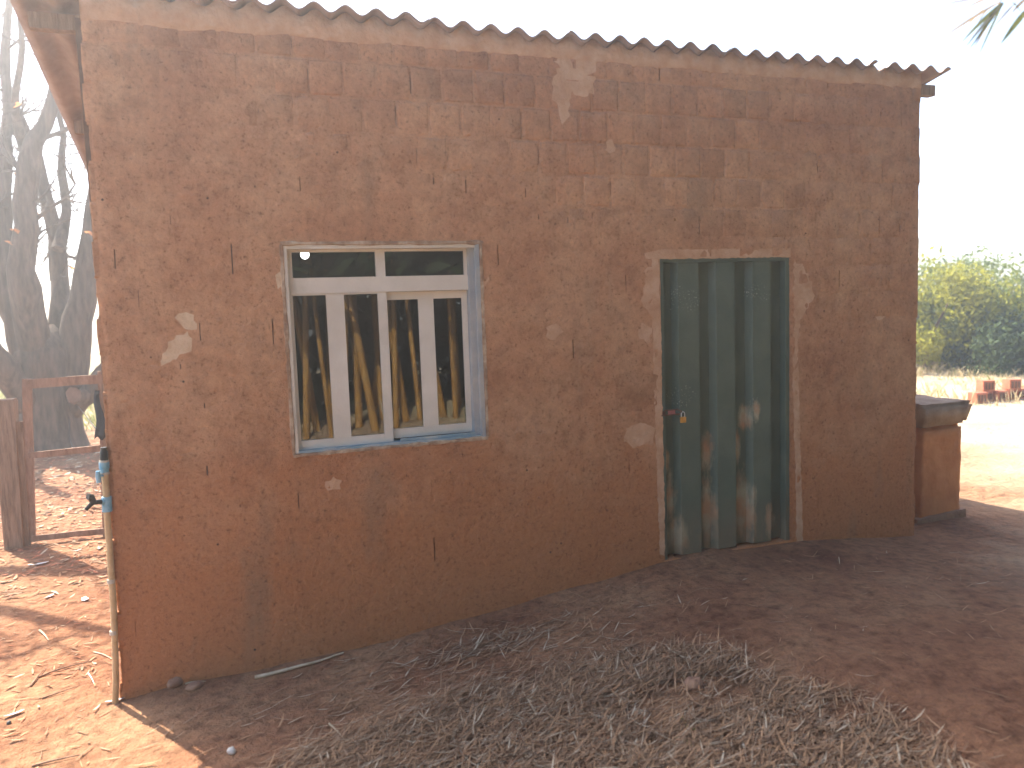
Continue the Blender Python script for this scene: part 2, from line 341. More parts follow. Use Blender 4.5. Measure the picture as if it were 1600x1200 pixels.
gf = [(j*nx+i, j*nx+i+1, (j+1)*nx+i+1, (j+1)*nx+i) for j in range(len(GY)-1) for i in range(nx-1)]
me = bpy.data.meshes.new('ground'); me.from_pydata(gv, [], gf); me.polygons.foreach_set('use_smooth', [True]*len(gf))
tag(link('ground', me, M['earth']), 'bare red earth yard running out to a dry field', 'ground', kind='structure')

# ------------------------------------------------------------------ house
W, WT = 5.808, 3.72            # width, wall height above the left corner
D = 4.2
house = empty('house', (0, 0, 0))
tag(house, 'single storey block house with rough brown render and corrugated grey roof', 'house')
WX0, WX1, WZ0, WZ1 = 1.0, 2.19, 1.303, 2.53
DX0, DX1, DZ0, DZ1 = 3.49, 4.575, 0.30, 2.422
def lean(x, z):
    return (-0.03+0.022*z)*max(0, 1-x/1.5)
# backing of the front wall, with the two openings
fw = MB()
YB0, YB1 = 0.03, 0.14
xs = [0.02, WX0, WX1, DX0, DX1, W-0.02]; zs = [-0.25, DZ0-0.5, WZ0, WZ1, WT]
def wb(x0, x1, z0, z1, m=fw): m.box(x0, x1, YB0, YB1, z0, z1)
wb(0.02, WX0, -0.25, WT); wb(WX1, DX0, -0.25, WT); wb(DX1, W-0.02, -0.25, WT)
wb(WX0, WX1, -0.25, WZ0); wb(WX0, WX1, WZ1, WT); wb(DX0, DX1, DZ1, WT); wb(DX0, DX1, -0.25, DZ0-0.04)
front = fw.build('front_wall', M['slot'], house)
sw = MB(); sw.box(0.005, 0.14, YB1+0.002, D, -0.25, WT-0.1); sw.build('left_side_wall', M['wall'], house)
sw = MB(); sw.box(W-0.14, W-0.005, YB1+0.002, D, -0.25, WT-0.1); sw.build('right_side_wall', M['wall'], house)
sw = MB(); sw.box(0.142, W-0.142, D-0.14, D, -0.25, WT-0.9); sw.build('back_wall', M['wall'], house)
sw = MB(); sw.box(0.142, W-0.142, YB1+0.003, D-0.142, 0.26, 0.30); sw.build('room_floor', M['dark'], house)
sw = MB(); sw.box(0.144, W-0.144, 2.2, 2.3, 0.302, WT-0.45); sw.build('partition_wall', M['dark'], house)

# bricks: 0.2 m bond, courses 0.206 m, openings cut out
PB, HC, JT = 0.201, 0.206, 0.013
cells = []
nc = int(math.ceil((WT+0.12)/HC))
for c in range(nc):
    z0 = -0.12+c*HC+JT/2; z1 = min(-0.12+(c+1)*HC-JT/2, WT-0.002)
    if z1-z0 < 0.04: continue
    off = (0.0 if c % 2 else PB/2)+rnd.uniform(-0.012, 0.012)
    x = -off
    k = 0
    while x < W:
        a = max(x+JT/2, 0.0 if x > -PB else 0.0); b = min(x+PB-JT/2, W)
        x += PB
        if b-a < 0.03: continue
        segs = [(a, b, z0, z1)]
        for (ox0, ox1, oz0, oz1) in ((WX0, WX1, WZ0, WZ1), (DX0, DX1, -1, DZ1)):
            ns = []
            for (p, q, s, t) in segs:
                if q <= ox0 or p >= ox1 or t <= oz0 or s >= oz1: ns.append((p, q, s, t)); continue
                if p < ox0-0.015: ns.append((p, ox0, s, t))
                if q > ox1+0.015: ns.append((ox1, q, s, t))
                pp, qq = max(p, ox0), min(q, ox1)
                if s < oz0-0.02: ns.append((pp, qq, s, oz0))
                if t > oz1+0.02: ns.append((pp, qq, oz1, t))
            segs = ns
        cells += [s+(c,) for s in segs if s[1]-s[0] > 0.02 and s[3]-s[2] > 0.02]
def brick_geo(w, h, seed, vis=1.0):
    rr = random.Random(seed); nxx, nzz = 4, 4; V = []; F = []
    for j in range(nzz+1):
        for i in range(nxx+1):
            u, v = i/nxx, j/nzz
            # edge columns sit close to the ends so that the joint edge is soft but narrow
            u = [0, 0.07, 0.5, 0.93, 1][i]; v = [0, 0.07, 0.5, 0.93, 1][j]
            e = (i in (0, nxx)) or (j in (0, nzz))
            y = (-0.0008*vis-0.0031*(1-vis)) if e else -0.0032-rr.uniform(0, 0.0010+0.0030*vis)
            jx = rr.uniform(-0.0035, 0.0035) if e else 0; jz = rr.uniform(-0.0035, 0.0035) if e else 0
            V.append(((u-0.5)*w+jx, y, (v-0.5)*h+jz))
    n1 = nxx+1
    for j in range(nzz):
        for i in range(nxx): F.append((j*n1+i, j*n1+i+1, (j+1)*n1+i+1, (j+1)*n1+i))
    loop = list(range(n1)) + [j*n1+nxx for j in range(1, n1)] + [nzz*n1+i for i in range(nxx-1, -1, -1)] + [j*n1 for j in range(nzz-1, 0, -1)]
    b0 = len(V)
    for q in loop: V.append((V[q][0], 0.028, V[q][2]))
    nf = len(F)
    for k in range(len(loop)):
        k2 = (k+1) % len(loop); F.append((loop[k2], loop[k], b0+k, b0+k2))
    return V, F, nf
VAR = {}
def bvis(x, z): return 1.0 if z+.32*x > 3.5 else (.45 if z+.32*x > 2.6 else 0.0)
def brick_mesh(w, h, vis=1.0):
    full = abs(w-(PB-JT)) < 1e-3 and abs(h-(HC-JT)) < 1e-3
    key = ('full', rnd.randrange(12), vis) if full else (round(w, 3), round(h, 3), vis)
    if key not in VAR:
        V, F, nf = brick_geo(w, h, int(w*7919+h*104729) if not full else key[1]+31, vis)
        me = bpy.data.meshes.new('brick'); me.from_pydata(V, [], F); me.polygons.foreach_set('use_smooth', [i < nf for i in range(len(F))]); me.materials.append(M['wall']); VAR[key] = me
    return VAR[key]
def pxarea(s):
    c = Vector(((s[0]+s[1])/2, 0, (s[2]+s[3])/2))-CAM; d = c.dot(fwd)
    return (s[1]-s[0])*(s[3]-s[2])/d**3*abs(c.y)
def inview(s):
    c = Vector(((s[0]+s[1])/2, 0, (s[2]+s[3])/2))-CAM; d = c.dot(fwd); u = c.dot(rgt)/d*FPX; v = c.dot(upv)/d*FPX
    return abs(u) < 800 and abs(v) < 600 and (s[3]) > prof((s[0]+s[1])/2)+0.03
order = sorted(range(len(cells)), key=lambda i: (0 if inview(cells[i]) else 1, -pxarea(cells[i])))
single = set(order[:300]); rest = MB()
for i, (a, b, s, t, c) in enumerate(cells):
    if b > W-1e-6: b += rnd.uniform(-.012, .009)
    if a < 1e-6: a += rnd.uniform(-.009, .006)
    cx, cz = (a+b)/2, (s+t)/2
    loc = (cx+lean(cx, cz), rnd.uniform(-0.0012, 0.0012), cz)
    if i in single:
        o = link('brick', brick_mesh(b-a, t-s, bvis(cx, cz)), None, front, loc); o.rotation_euler = (rnd.uniform(-0.005, 0.005), rnd.uniform(-0.01, 0.01), rnd.uniform(-0.005, 0.005))
    else:
        V, F, nf = brick_geo(b-a, t-s, i, bvis(cx, cz))
        V = [(v[0]+loc[0], v[1]+loc[1], v[2]+loc[2]) for v in V]
        rest.add(V, F[:nf], True); rest.add(V, F[nf:], False)
tag(rest.build('brick_courses', M['wall'], front), kind='stuff')
# mortar: bed joints flush, perpends filled except where the mortar has dropped out
mo = MB(); SLITS = []
def open_span(x0, x1, z):
    sp = [(x0, x1)]
    for (ox0, ox1, oz0, oz1) in ((WX0, WX1, WZ0, WZ1), (DX0, DX1, -1, DZ1)):
        if oz0 < z < oz1:
            ns = []
            for p, q in sp:
                if q <= ox0 or p >= ox1: ns.append((p, q)); continue
                if p < ox0: ns.append((p, ox0))
                if q > ox1: ns.append((ox1, q))
            sp = ns
    return sp
def strip(x0, x1, z0, z1):
    """mortar ribbon with a wavering face"""
    n = max(1, int((x1-x0)/0.06)); V = []
    for i in range(n+1):
        x = x0+(x1-x0)*i/n
        for z in (z0, z1): V.append((x+lean(x, z), -0.0032+.0026*bvis(x, z)-0.0018*noise.noise(Vector((x*9, z*9, 0.5))), z+rnd.uniform(-0.0015, 0.0015)))
    for i in range(n+1):
        x = x0+(x1-x0)*i/n
        for z in (z0, z1): V.append((x+lean(x, z), 0.029, z))
    b = 2*(n+1); F = []
    for i in range(n):
        F += [(2*i, 2*i+2, 2*i+3, 2*i+1), (2*i+1, 2*i+3, b+2*i+3, b+2*i+1), (b+2*i, b+2*i+2, 2*i+2, 2*i)]
    F += [(0, 1, b+1, b), (2*n, b+2*n, b+2*n+1, 2*n+1)]
    mo.add(V, F)
for c in range(1, nc):
    z = -0.12+c*HC
    if z > WT-0.02: break
    for p, q in open_span(0.0, W, z): strip(p, q, z-JT/2-0.002, z+JT/2+0.002)
byc = {}
for s in cells: byc.setdefault(s[4], []).append(s)
for c, L_ in byc.items():
    L_.sort()
    for s1, s2 in zip(L_, L_[1:]):
        if 0 < s2[0]-s1[1] < 0.03:
            x0, x1 = s1[1]-0.002, s2[0]+0.002; z0, z1 = max(s1[2], s2[2]), min(s1[3], s2[3]); h = z1-z0
            q = rnd.random(); po = 0.34 if z0 > 2.4 else (0.17 if z0 > 1.1 else 0.07)
            if q < po*0.45: gaps = (rnd.uniform(0.0, 0.25), rnd.uniform(0.8, 1.0))
            elif q < po: a = rnd.uniform(0.1, 0.6); gaps = (a, a+rnd.uniform(0.2, 0.35))
            else: gaps = None
            def vs_(za, zb):
                xm = rnd.uniform(-0.002, 0.002); mv = .0024*bvis(x0, za)
                V = [(x0, -0.0032+mv, za), (x1, -0.0032+mv, za), (x1, -0.0033+mv+xm*0.4, zb), (x0, -0.0033+mv, zb), (x0, 0.029, za), (x1, 0.029, za), (x1, 0.029, zb), (x0, 0.029, zb)]
                V = [(v[0]+lean(v[0], v[2]), v[1], v[2]) for v in V]
                mo.add(V, [(0, 1, 2, 3), (0, 4, 5, 1), (3, 2, 6, 7)])
            if gaps is None: vs_(z0, z1)
            else:
                if gaps[0] > 0.02: vs_(z0, z0+h*gaps[0])
                if gaps[1] < 0.98: vs_(z0+h*gaps[1], z1)
                # the slit is narrower than the joint: mortar left on one side
                keep = rnd.uniform(0.006, 0.0115); sx = rnd.choice((0, 1))
                xa, xb = (x0, x0+keep) if sx else (x1-keep, x1)
                ga, gb = (xb, x1-.002) if sx else (x0+.002, xa); ga += rnd.uniform(0, .0015); zc = h*rnd.uniform(.0, .3)
                SLITS.append((ga, gb, z0+h*gaps[0]+zc*.5, z0+h*gaps[1]-zc*.5))
                V = [(xa, -0.001, z0), (xb, -0.001, z0), (xb, -0.001, z1), (xa, -0.001, z1), (xa, 0.029, z0), (xb, 0.029, z0), (xb, 0.029, z1), (xa, 0.029, z1)]
                V = [(v[0]+lean(v[0], v[2]), v[1], v[2]) for v in V]
                mo.add(V, [(0, 1, 2, 3), (0, 3, 7, 4), (1, 5, 6, 2)])
mo.build('mortar', M['wall'], front)

# thin render smeared over the blocks: thick low on the left, worn through towards the upper right
def coat_y(x, z):
    q = z+.30*x
    t = .0082*(1-smooth(2.7, 4.3, q))-.0022*smooth(3.6, 4.8, q) + .0040*noise.noise(Vector((x*1.2, 3.3, z*1.2))) + .0030*noise.noise(Vector((x*4.1, 8.1, z*4.1))) + .0020*noise.noise(Vector((x*11, 1.1, z*11))) + .0016*noise.noise(Vector((x*24, 5.1, z*24)))
    return -(t+.0014)
def lines(lo, hi, step, extra):
    A = [lo+(hi-lo)*i/int((hi-lo)/step) for i in range(int((hi-lo)/step)+1)]+[e for e in extra if lo < e < hi]; A.sort(); B = [A[0]]
    for a in A[1:]:
        if a-B[-1] > .0012: B.append(a)
    return B
CX = lines(.004, W-.004, .024, [v for q in SLITS for v in q[:2]]+[WX0-.004, WX1+.004, DX0-.003, DX1+.003]); CZ = lines(-.11, WT-.012, .024, [v for q in SLITS for v in q[2:]]+[WZ0-.004, WZ1+.004, DZ1+.003])
def edge(x, z):
    e = .016*noise.noise(Vector((z*3.7, 2.2, 0)))+.009*noise.noise(Vector((z*17, 6.2, 0)))+.004*noise.noise(Vector((z*50, 6.2, 0)))
    return (e+.003)*max(0, 1-x/.1)-(e+.003)*max(0, 1-(W-x)/.1)
V = [(x+lean(x, z)+edge(x, z), coat_y(x, z)+.02*(max(0, 1-x/.03)**2+max(0, 1-(W-x)/.03)**2), z) for z in CZ for x in CX]; F = []; n1 = len(CX)
import bisect
dead = set()
for (a, b, c, d) in SLITS+[(WX0-.004, WX1+.004, WZ0-.004, WZ1+.004), (DX0-.003, DX1+.003, -1, DZ1+.003)]:
    i0 = bisect.bisect_left(CX, a-.0013); i1 = bisect.bisect_right(CX, b+.0013); j0 = bisect.bisect_left(CZ, c-.0013); j1 = bisect.bisect_right(CZ, d+.0013)
    for j in range(j0, j1):
        for i in range(i0, i1):
            if i+1 < n1 and j+1 < len(CZ):
                mx_, mz_ = (CX[i]+CX[i+1])/2, (CZ[j]+CZ[j+1])/2
                if a < mx_ < b and c < mz_ < d: dead.add((i, j))
for j in range(len(CZ)-1):
    for i in range(n1-1):
        if (i, j) not in dead: F.append((j*n1+i, j*n1+i+1, (j+1)*n1+i+1, (j+1)*n1+i))
mb = MB(); mb.add(V, F, True); mb.build('render_coat', M['wall'], front)

# patches of smoother mortar, irregular outline, a few mm proud with a rounded rim
def patch(px, mat, thick=0.006, name='plaster_patch', rough=0.014, Y=0):
    P = [at(u, v, Y) for u, v in px]; pts = []
    n = len(P)
    for i in range(n):
        a, b = P[i], P[(i+1) % n]; L_ = (b-a).length; k = max(1, int(L_/0.022))
        for j in range(k):
            q = a.lerp(b, j/k); q = q+Vector((rnd.uniform(-rough, rough), 0, rnd.uniform(-rough, rough))) if j else q
            pts.append(q)
    bm = bmesh.new()
    lo = [bm.verts.new((q.x, -0.002, q.z)) for q in pts]
    try: f = bm.faces.new(lo)
    except ValueError: return
    r = bmesh.ops.inset_region(bm, faces=[f], thickness=0.014, depth=thick)
    bmesh.ops.triangulate(bm, faces=[q for q in bm.faces if len(q.verts) > 4])
    bmesh.ops.recalc_face_normals(bm, faces=bm.faces)
    if sum(q.normal.y*q.calc_area() for q in bm.faces) > 0: bmesh.ops.reverse_faces(bm, faces=bm.faces)
    for v in bm.verts: v.co.y = min(coat_y(v.co.x, v.co.z), -.0045)+(-.0008 if abs(v.co.y+0.002) < 1e-5 else -.0025-thick*0.5)
    me = bpy.data.meshes.new(name); bm.to_mesh(me); bm.free()
    return link(name, me, mat, front)
patch([(273, 496), (285, 489), (303, 492), (308, 506), (300, 516), (289, 514), (281, 505)], M['patch'])
patch([(262, 534), (275, 524), (293, 517), (300, 540), (290, 552), (270, 562), (252, 572), (254, 552)], M['patch'])
patch([(880, 82), (936, 84), (929, 120), (928, 148), (905, 150), (893, 142), (888, 175), (885, 205), (876, 190), (872, 170), (862, 150), (864, 120), (875, 106), (864, 96)], M['patch_red'])
patch([(1006, 396), (1030, 390), (1250, 388), (1256, 400), (1233, 402), (1028, 405), (1008, 404)], M['patch_red'], rough=0.004)
patch([(1008, 420), (1027, 412), (1029, 470), (1024, 500), (1012, 488), (1000, 470), (1004, 450)], M['patch_red'])
patch([(1239, 398), (1252, 400), (1256, 420), (1268, 440), (1272, 462), (1258, 484), (1249, 500), (1246, 560), (1239, 580)], M['patch_red'])
patch([(1000, 505), (1018, 512), (1012, 538), (998, 530)], M['patch_red'])
patch([(1017, 404), (1028, 404), (1031, 500), (1034, 640), (1037, 760), (1038, 868), (1030, 866), (1026, 760), (1022, 640), (1019, 520)], M['patch_red'], .004, rough=.006)
patch([(1236, 584), (1246, 570), (1249, 700), (1253, 846), (1243, 848), (1241, 720)], M['patch_red'], .004, rough=.006)
patch([(508, 752), (520, 744), (534, 750), (532, 764), (512, 766)], M['patch_red'])
patch([(946, 222), (956, 218), (962, 232), (952, 240), (944, 234)], M['patch_red'])
patch([(852, 512), (868, 506), (880, 518), (866, 532), (852, 526)], M['patch_red'], .003, rough=.014)
patch([(976, 668), (1000, 660), (1022, 668), (1020, 694), (990, 700), (974, 690)], M['patch_red'])
patch([(600, 780), (628, 770), (644, 786), (630, 806), (606, 800)], M['wall'], 0.004)
patch([(1362, 488), (1376, 484), (1384, 494), (1370, 500)], M['patch_red'], 0.004)
patch([(752, 440), (762, 432), (758, 462), (751, 476)], M['patch_red'], 0.004)
patch([(430, 430), (438, 424), (442, 445), (434, 452)], M['patch'], 0.004)
patch([(958, 640), (962, 585), (1000, 576), (1026, 584), (1026, 630), (996, 642)], M['wall'], 0.004)

# ---- corrugated roof
PT, AMP, RZ = 0.177, 0.0245, 3.845
SLOPE = 0.20
def wave(x): return AMP*math.cos(2*math.pi*(x-0.899)/PT)
def zroof(x, y): return RZ-AMP+wave(x)-SLOPE*y+.020*max(0, 2.6-x)
roof = empty('roof', (0, 0, RZ), house)
SHEETS = [(-0.30, 0.86, 0.0), (0.72, 1.92, 0.008), (1.78, 2.98, 0.0), (2.84, 4.05, 0.008), (3.905, 5.345, 0.0), (5.40, 6.06, -0.004)]
for si, (xa, xb, dz) in enumerate(SHEETS):
    mb = MB(); n = int(round((xb-xa)/PT*12)); th = 0.008; ys = [-0.045+rnd.uniform(-0.008, 0.004)]+[0.4*k for k in range(1, 12)]
    V = []; tilt = rnd.uniform(-0.004, 0.004)
    for y in ys:
        for i in range(n+1):
            x = xa+(xb-xa)*i/n; z = zroof(x, y)+dz+tilt*(x-(xa+xb)/2)-RZ
            V.append((x, y, z))
    NN = len(V); V += [(q[0], q[1], q[2]-th) for q in V]
    F = []
    for j in range(len(ys)-1):
        for i in range(n):
            a = j*(n+1)+i; F += [(a, a+1, a+n+2, a+n+1), (NN+a, NN+a+n+1, NN+a+n+2, NN+a+1)]
    mb.add(V, F, True)
    E_ = []
    for i in range(n): E_ += [(i, NN+i, NN+i+1, i+1)]
    for j in range(len(ys)-1):
        a = j*(n+1); E_ += [(a, a+n+1, NN+a+n+1, NN+a)]; a += n; E_ += [(a, NN+a, NN+a+n+1, a+n+1)]
    mb.add(V, E_, False)
    mb.build('roof_sheet', M['cement'], roof)
for y in (0.21, 1.55, 2.85, 4.02):
    mb = MB(); mb.bar((-0.22, y, zroof(0.8105, y)-0.051-RZ), (6.15 if y < .3 else 6.0, y, zroof(0.8105, y)-0.051-RZ), 0.07, 0.082, jit=0.05); mb.build('purlin', M['wood'], roof)
# mortar packed between the wall top and the sheets
mb = MB(); V = []; n = 420
for i in range(n+1):
    x = 0.0+W*i/n
    low = 3.705+0.022*noise.noise(Vector((x*3.1, 0, 0)))+0.006*noise.noise(Vector((x*15, 4, 0)))-0.012*smooth(2, 5, x)
    top = zroof(x, 0)-0.010-0.004*abs(noise.noise(Vector((x*7, 9, 0))))
    y0 = -0.010-0.006*noise.noise(Vector((x*8, 2, 0)))
    l = lean(x, 3.7)
    V += [(x+l, -0.001, low-0.012), (x+l, y0, low), (x+l, y0*0.7+0.003*noise.noise(Vector((x*20, 7, 0))), (low+top)/2), (x+l, y0*0.6, top), (x+l, 0.12, top), (x+l, 0.12, low)]
F = []
for i in range(n):
    for k in range(5): F.append((6*i+k, 6*i+6+k, 6*i+7+k, 6*i+k+1))
F += [tuple(range(6))[::-1], tuple(6*n+k for k in range(6))]
mb.add(V, F, True); mb.build('mortar_band', M['patch_red'], house)

# ---- window
win = empty('window', (0, 0, 0), house)
T0 = 0.012   # trim line round the frame
mb = MB()
def rag(a, b, w, y0=-0.014):
    n = max(3, int((Vector(b)-Vector(a)).length/0.05)); V = []; a = Vector(a); b = Vector(b); d = (b-a).normalized(); s = Vector((d.z, 0, -d.x))
    for i in range(n+1):
        c = a.lerp(b, i/n); ww = w*(0.7+0.7*rnd.random()); y = y0+rnd.uniform(-0.003, 0.003)
        V += [tuple(c-s*ww/2+Vector((0, 0.002, 0))), tuple(c-s*ww/4+Vector((0, y, 0))), tuple(c+s*ww/4+Vector((0, y, 0))), tuple(c+s*ww/2+Vector((0, 0.002, 0)))]
    F = [(4*i+k, 4*i+k+1, 4*i+5+k, 4*i+4+k) for i in range(n) for k in range(3)]
    mb.add(V, F)
for a, b in (((WX0-.012, 0, WZ1+.008), (WX1+.03, 0, WZ1+.008)), ((WX1+.012, 0, WZ0), (WX1+.012, 0, WZ1)), ((WX0-.008, 0, WZ0), (WX0-.008, 0, WZ1)), ((WX0-.01, 0, WZ0-.008), (WX1+.012, 0, WZ0-.008))): rag(a, b, 0.03)
mb.build('trim', M['trim'], win)
fy0, fy1 = -0.004, 0.125
for nm, bx_, mt in (('jamb', (WX0, WX0+.022, fy0, fy1, WZ0, WZ1), 'frame'), ('jamb', (WX1-.026, WX1, fy0-.006, fy1, WZ0, WZ1), 'bluepaint'),
                    ('head', (WX0+.0225, WX1-.0265, fy0, fy1, WZ1-.024, WZ1), 'frame'), ('sill', (WX0+.0225, WX1-.0265, fy0, fy1, WZ0, WZ0+.016), 'sillblue'),
                    ('jamb_liner', (WX1-.064, WX1-.0268, .022, fy1, WZ0+.0165, WZ1-.0245), 'bluepaint')):
    mb = MB(); mb.box(*bx_); mb.build(nm, M[mt], win)
TZ0, TZ1 = 2.242, 2.340
def bars(name, L_, y0, y1, mat='frame'):
    mb = MB()
    for (x0, x1, z0, z1) in L_: mb.box(x0, x1, y0, y1, z0, z1)
    return mb.build(name, M[mat], win)
bars('transom', [(WX0+.0225, WX1-.0645, TZ0+.004, TZ1)], 0.040, 0.085)
bars('mullion', [(1.545, 1.602, TZ1+.0005, WZ1-.0245)], 0.043, 0.085)
bars('top_light_frame', [(WX0+.0225, WX1-.0645, 2.490, WZ1-.0245), (WX0+.0225, 1.053, TZ1+.0005, 2.4895), (2.105, WX1-.0645, TZ1+.0005, 2.4895)], 0.047, 0.082)
bars('sash', [(WX0+.0225, 1.045, WZ0+.0165, TZ0+.003), (1.238, 1.343, 1.372, 2.236), (1.548, 1.602, WZ0+.0165, TZ0+.003), (1.0455, 1.5475, 2.2365, TZ0+.003), (1.0455, 1.5475, WZ0+.0165, 1.3715)], 0.045, 0.072)
bars('sash', [(1.57, 1.610, WZ0+.03, TZ0+.002), (1.806, 1.903, 1.392, 2.196), (2.090, 2.1245, WZ0+.03, TZ0+.002), (1.6105, 2.0895, 2.1965, TZ0+.002), (1.6105, 2.0895, WZ0+.03, 1.3915)], 0.074, 0.098)
bars('sill_track', [(1.64, WX1-.0645, WZ0+.0165, WZ0+.034)], 0.012, 0.022, 'sillblue')
def pane(x0, x1, z0, z1, y):
    mb = MB(); mb.box(x0+.0008, x1-.0008, y, y+.004, z0+.0008, z1-.0008); o = mb.build('pane', M['glass'], win)
pane(1.053, 1.545, TZ1, 2.490, .060); pane(1.602, 2.105, TZ1, 2.490, .060)
pane(1.045, 1.238, 1.3715, 2.2365, .058); pane(1.343, 1.548, 1.3715, 2.2365, .058)
pane(1.610, 1.806, 1.3915, 2.1965, .086); pane(1.903, 2.090, 1.3915, 2.1965, .086)
# lit bulb inside the room
bulb = empty('light_bulb', (1.25, 1.2, 2.56)); tag(bulb, 'lit white bulb glowing behind the upper left window pane', 'light bulb')
em = bpy.data.materials.new('bulb_glow'); em.use_nodes = True; e_ = em.node_tree.nodes['Principled BSDF']; e_.inputs['Base Color'].default_value = (1, 1, 1, 1); e_.inputs['Emission Color'].default_value = (1, 0.96, 0.9, 1); e_.inputs['Emission Strength'].default_value = 9
mb = MB(); mb.tube([(0, 0, -.034), (0, 0, -.030), (0, 0, -.018), (0, 0, 0), (0, 0, .018), (0, 0, .034), (0, 0, .05)], [.006, .017, .028, .032, .028, .018, .014], 16); mb.build('globe', em, bulb)
mb = MB(); mb.tube([(0, 0, .051), (0, 0, .09)], .016, 12); mb.build('socket', M['black'], bulb)
mb = MB(); mb.tube([(0, 0, .091), (0.01, 0, .5), (0, 0, 0.92)], .003, 6); mb.build('cord', M['black'], bulb)

# ---- door
door = empty('door', (DX0, 0, DZ0), house)
fx0, fx1 = 0.0, DX1-DX0; dh = DZ1-DZ0
def dbox(name, L_, y0, y1, m='door'):
    mb = MB()
    for (x0, x1, z0, z1) in L_: mb.box(x0, x1, y0, y1, z0, z1)
    return mb.build(name, M[m], door)
dbox('door_frame', [(0.0, .026, 0, dh), (fx1-.034, fx1, 0, dh), (.0262, fx1-.0342, dh-.026, dh)], 0.000, 0.12)
# folded sheet: raised ribs between recessed flats, sloping flanks
mb = MB(); rib = -0.006; flat = 0.050
K = [(0.027, flat), (.125, flat), (.150, rib), (.315, rib), (.342, flat), (.432, flat), (.460, rib), (.615, rib), (.642, flat), (.742, flat), (.770, rib), (.925, rib), (.952, flat), (1.05, flat)]
V = []; zsl = [0.012+ (dh-.04)*k/14 for k in range(15)]
for z in zsl:
    for x, y in K: V.append((x, 0.018+y+0.0035*noise.noise(Vector((x*6, z*2.2, 3))), z))
nk = len(K); F = [(j*nk+i, j*nk+i+1, (j+1)*nk+i+1, (j+1)*nk+i) for j in range(14) for i in range(nk-1)]
mb.add(V, F)
leaf = mb.build('door_leaf', M['door'], door)
leaf.data.polygons.foreach_set('use_smooth', [False]*len(leaf.data.polygons))
sol = leaf.modifiers.new('s', 'SOLIDIFY'); sol.thickness = 0.002; sol.offset = 1
bv = leaf.modifiers.new('b', 'BEVEL'); bv.width = 0.004; bv.segments = 2; bv.limit_method = 'ANGLE'; bv.angle_limit = R_(25)
# hasp across the left edge
hz = 1.355-DZ0
dbox('hasp', [(-.012, .135, hz-.022, hz-.014), (.02, .125, hz+.012, hz+.020), (.0, .02, hz-.0135, hz+.0115)], -.012, .004, 'rust')
dbox('hasp_plate', [(.045, .100, hz-.0135, hz+.0115)], -.010, -.002, 'redpaint')
mb = MB(); mb.tube([(.127, -.002, hz+.012), (.138, -.02, hz+.006), (.140, -.03, hz-.004), (.138, -.02, hz-.014), (.127, -.002, hz-.02)], .004, 8); mb.build('staple', M['rust'], door)
dbox('threshold', [(-.01, fx1+.02, -0.05, -.001)], -.012, 0.10, 'wall')
pl = empty('padlock', (DX0+.150, -.030, 1.335)); tag(pl, 'small brass padlock hanging from the hasp of the green door', 'padlock')
mb = MB(); mb.box(-.022, .022, -.008, .008, -.058, -.016); o = mb.build('lock_body', M['brass'], pl); b_ = o.modifiers.new('b', 'BEVEL'); b_.width = .004; b_.segments = 2
mb = MB(); mb.tube([(-.014, 0, -.02), (-.014, 0, .006), (-.009, 0, .016), (0, 0, .020), (.009, 0, .016), (.014, 0, .006), (.014, 0, -.02)], .0034, 8); mb.build('shackle', M['steel'], pl)

# ------------------------------------------------------------------ water pipe at the left corner
pipe = empty('standpipe', (-.07, -.03, 0)); tag(pipe, 'yellowed plastic water standpipe with blue fittings at the left corner of the house', 'pipe')
def P_(u, v, y=-.02): q = at(u, v, y); return (q.x+.07, q.y+.03, q.z)
mb = MB(); mb.tube([P_(180, 1098), P_(181, 1060), P_(179, 990), P_(177, 940), P_(174, 900), P_(170, 840), P_(167, 797)], .0175, 12); mb.build('riser', M['pvc'], pipe)
mb = MB(); mb.tube([P_(166.5, 778), P_(165, 755), P_(164, 738)], .0175, 10); mb.build('riser', M['pvc'], pipe)
mb = MB(); mb.tube([P_(167.5, 799), P_(166.5, 776)], .025, 12); mb.tube([P_(167, 784), P_(158, 784, -.04)], .018, 10); mb.build('tee', M['pvcblue'], pipe)
mb = MB(); mb.tube([P_(164, 741), P_(163.2, 733), P_(163, 732), P_(162.6, 722)], [.020, .022, .026, .026], 12); mb.build('coupling', M['pvcblue'], pipe)
mb = MB(); mb.tube([P_(162.7, 722), P_(162.5, 719)], .024, 12); mb.tube([P_(163.5, 738), P_(164, 741)], .024, 12); mb.build('union_ring', M['palefit'], pipe)
mb = MB(); mb.tube([P_(162.5, 719), P_(162, 706), P_(161.8, 702)], [.020, .020, .014], 12); mb.tube([P_(161.8, 702), P_(161.7, 699)], .017, 12); mb.build('end_cap', M['black'], pipe)
mb = MB(); mb.tube([P_(164, 743), P_(158, 743, -.05)], .006, 8); mb.tube([P_(153, 736, -.05), P_(153.5, 746, -.05), P_(154.5, 754, -.05)], [.011, .014, .011], 10); mb.build('side_tap', M['pvcblue'], pipe)
mb = MB(); mb.tube([P_(158, 784, -.04), P_(146, 785, -.07)], .014, 10); mb.tube([P_(146, 785, -.07), P_(142, 776, -.08), P_(137, 776, -.09)], .018, 10); mb.tube([P_(146, 785, -.07), P_(140, 790, -.08), P_(134, 797, -.09)], [.014, .012, .011], 10); mb.build('tap', M['black'], pipe)
for u, v in ((173.5, 908), (177.5, 988)):
    mb = MB(); a = Vector(P_(u, v-3)); b = Vector(P_(u+.3, v+3)); mb.tube([a, b], .021, 10); mb.build('pipe_clip', M['palefit'], pipe)

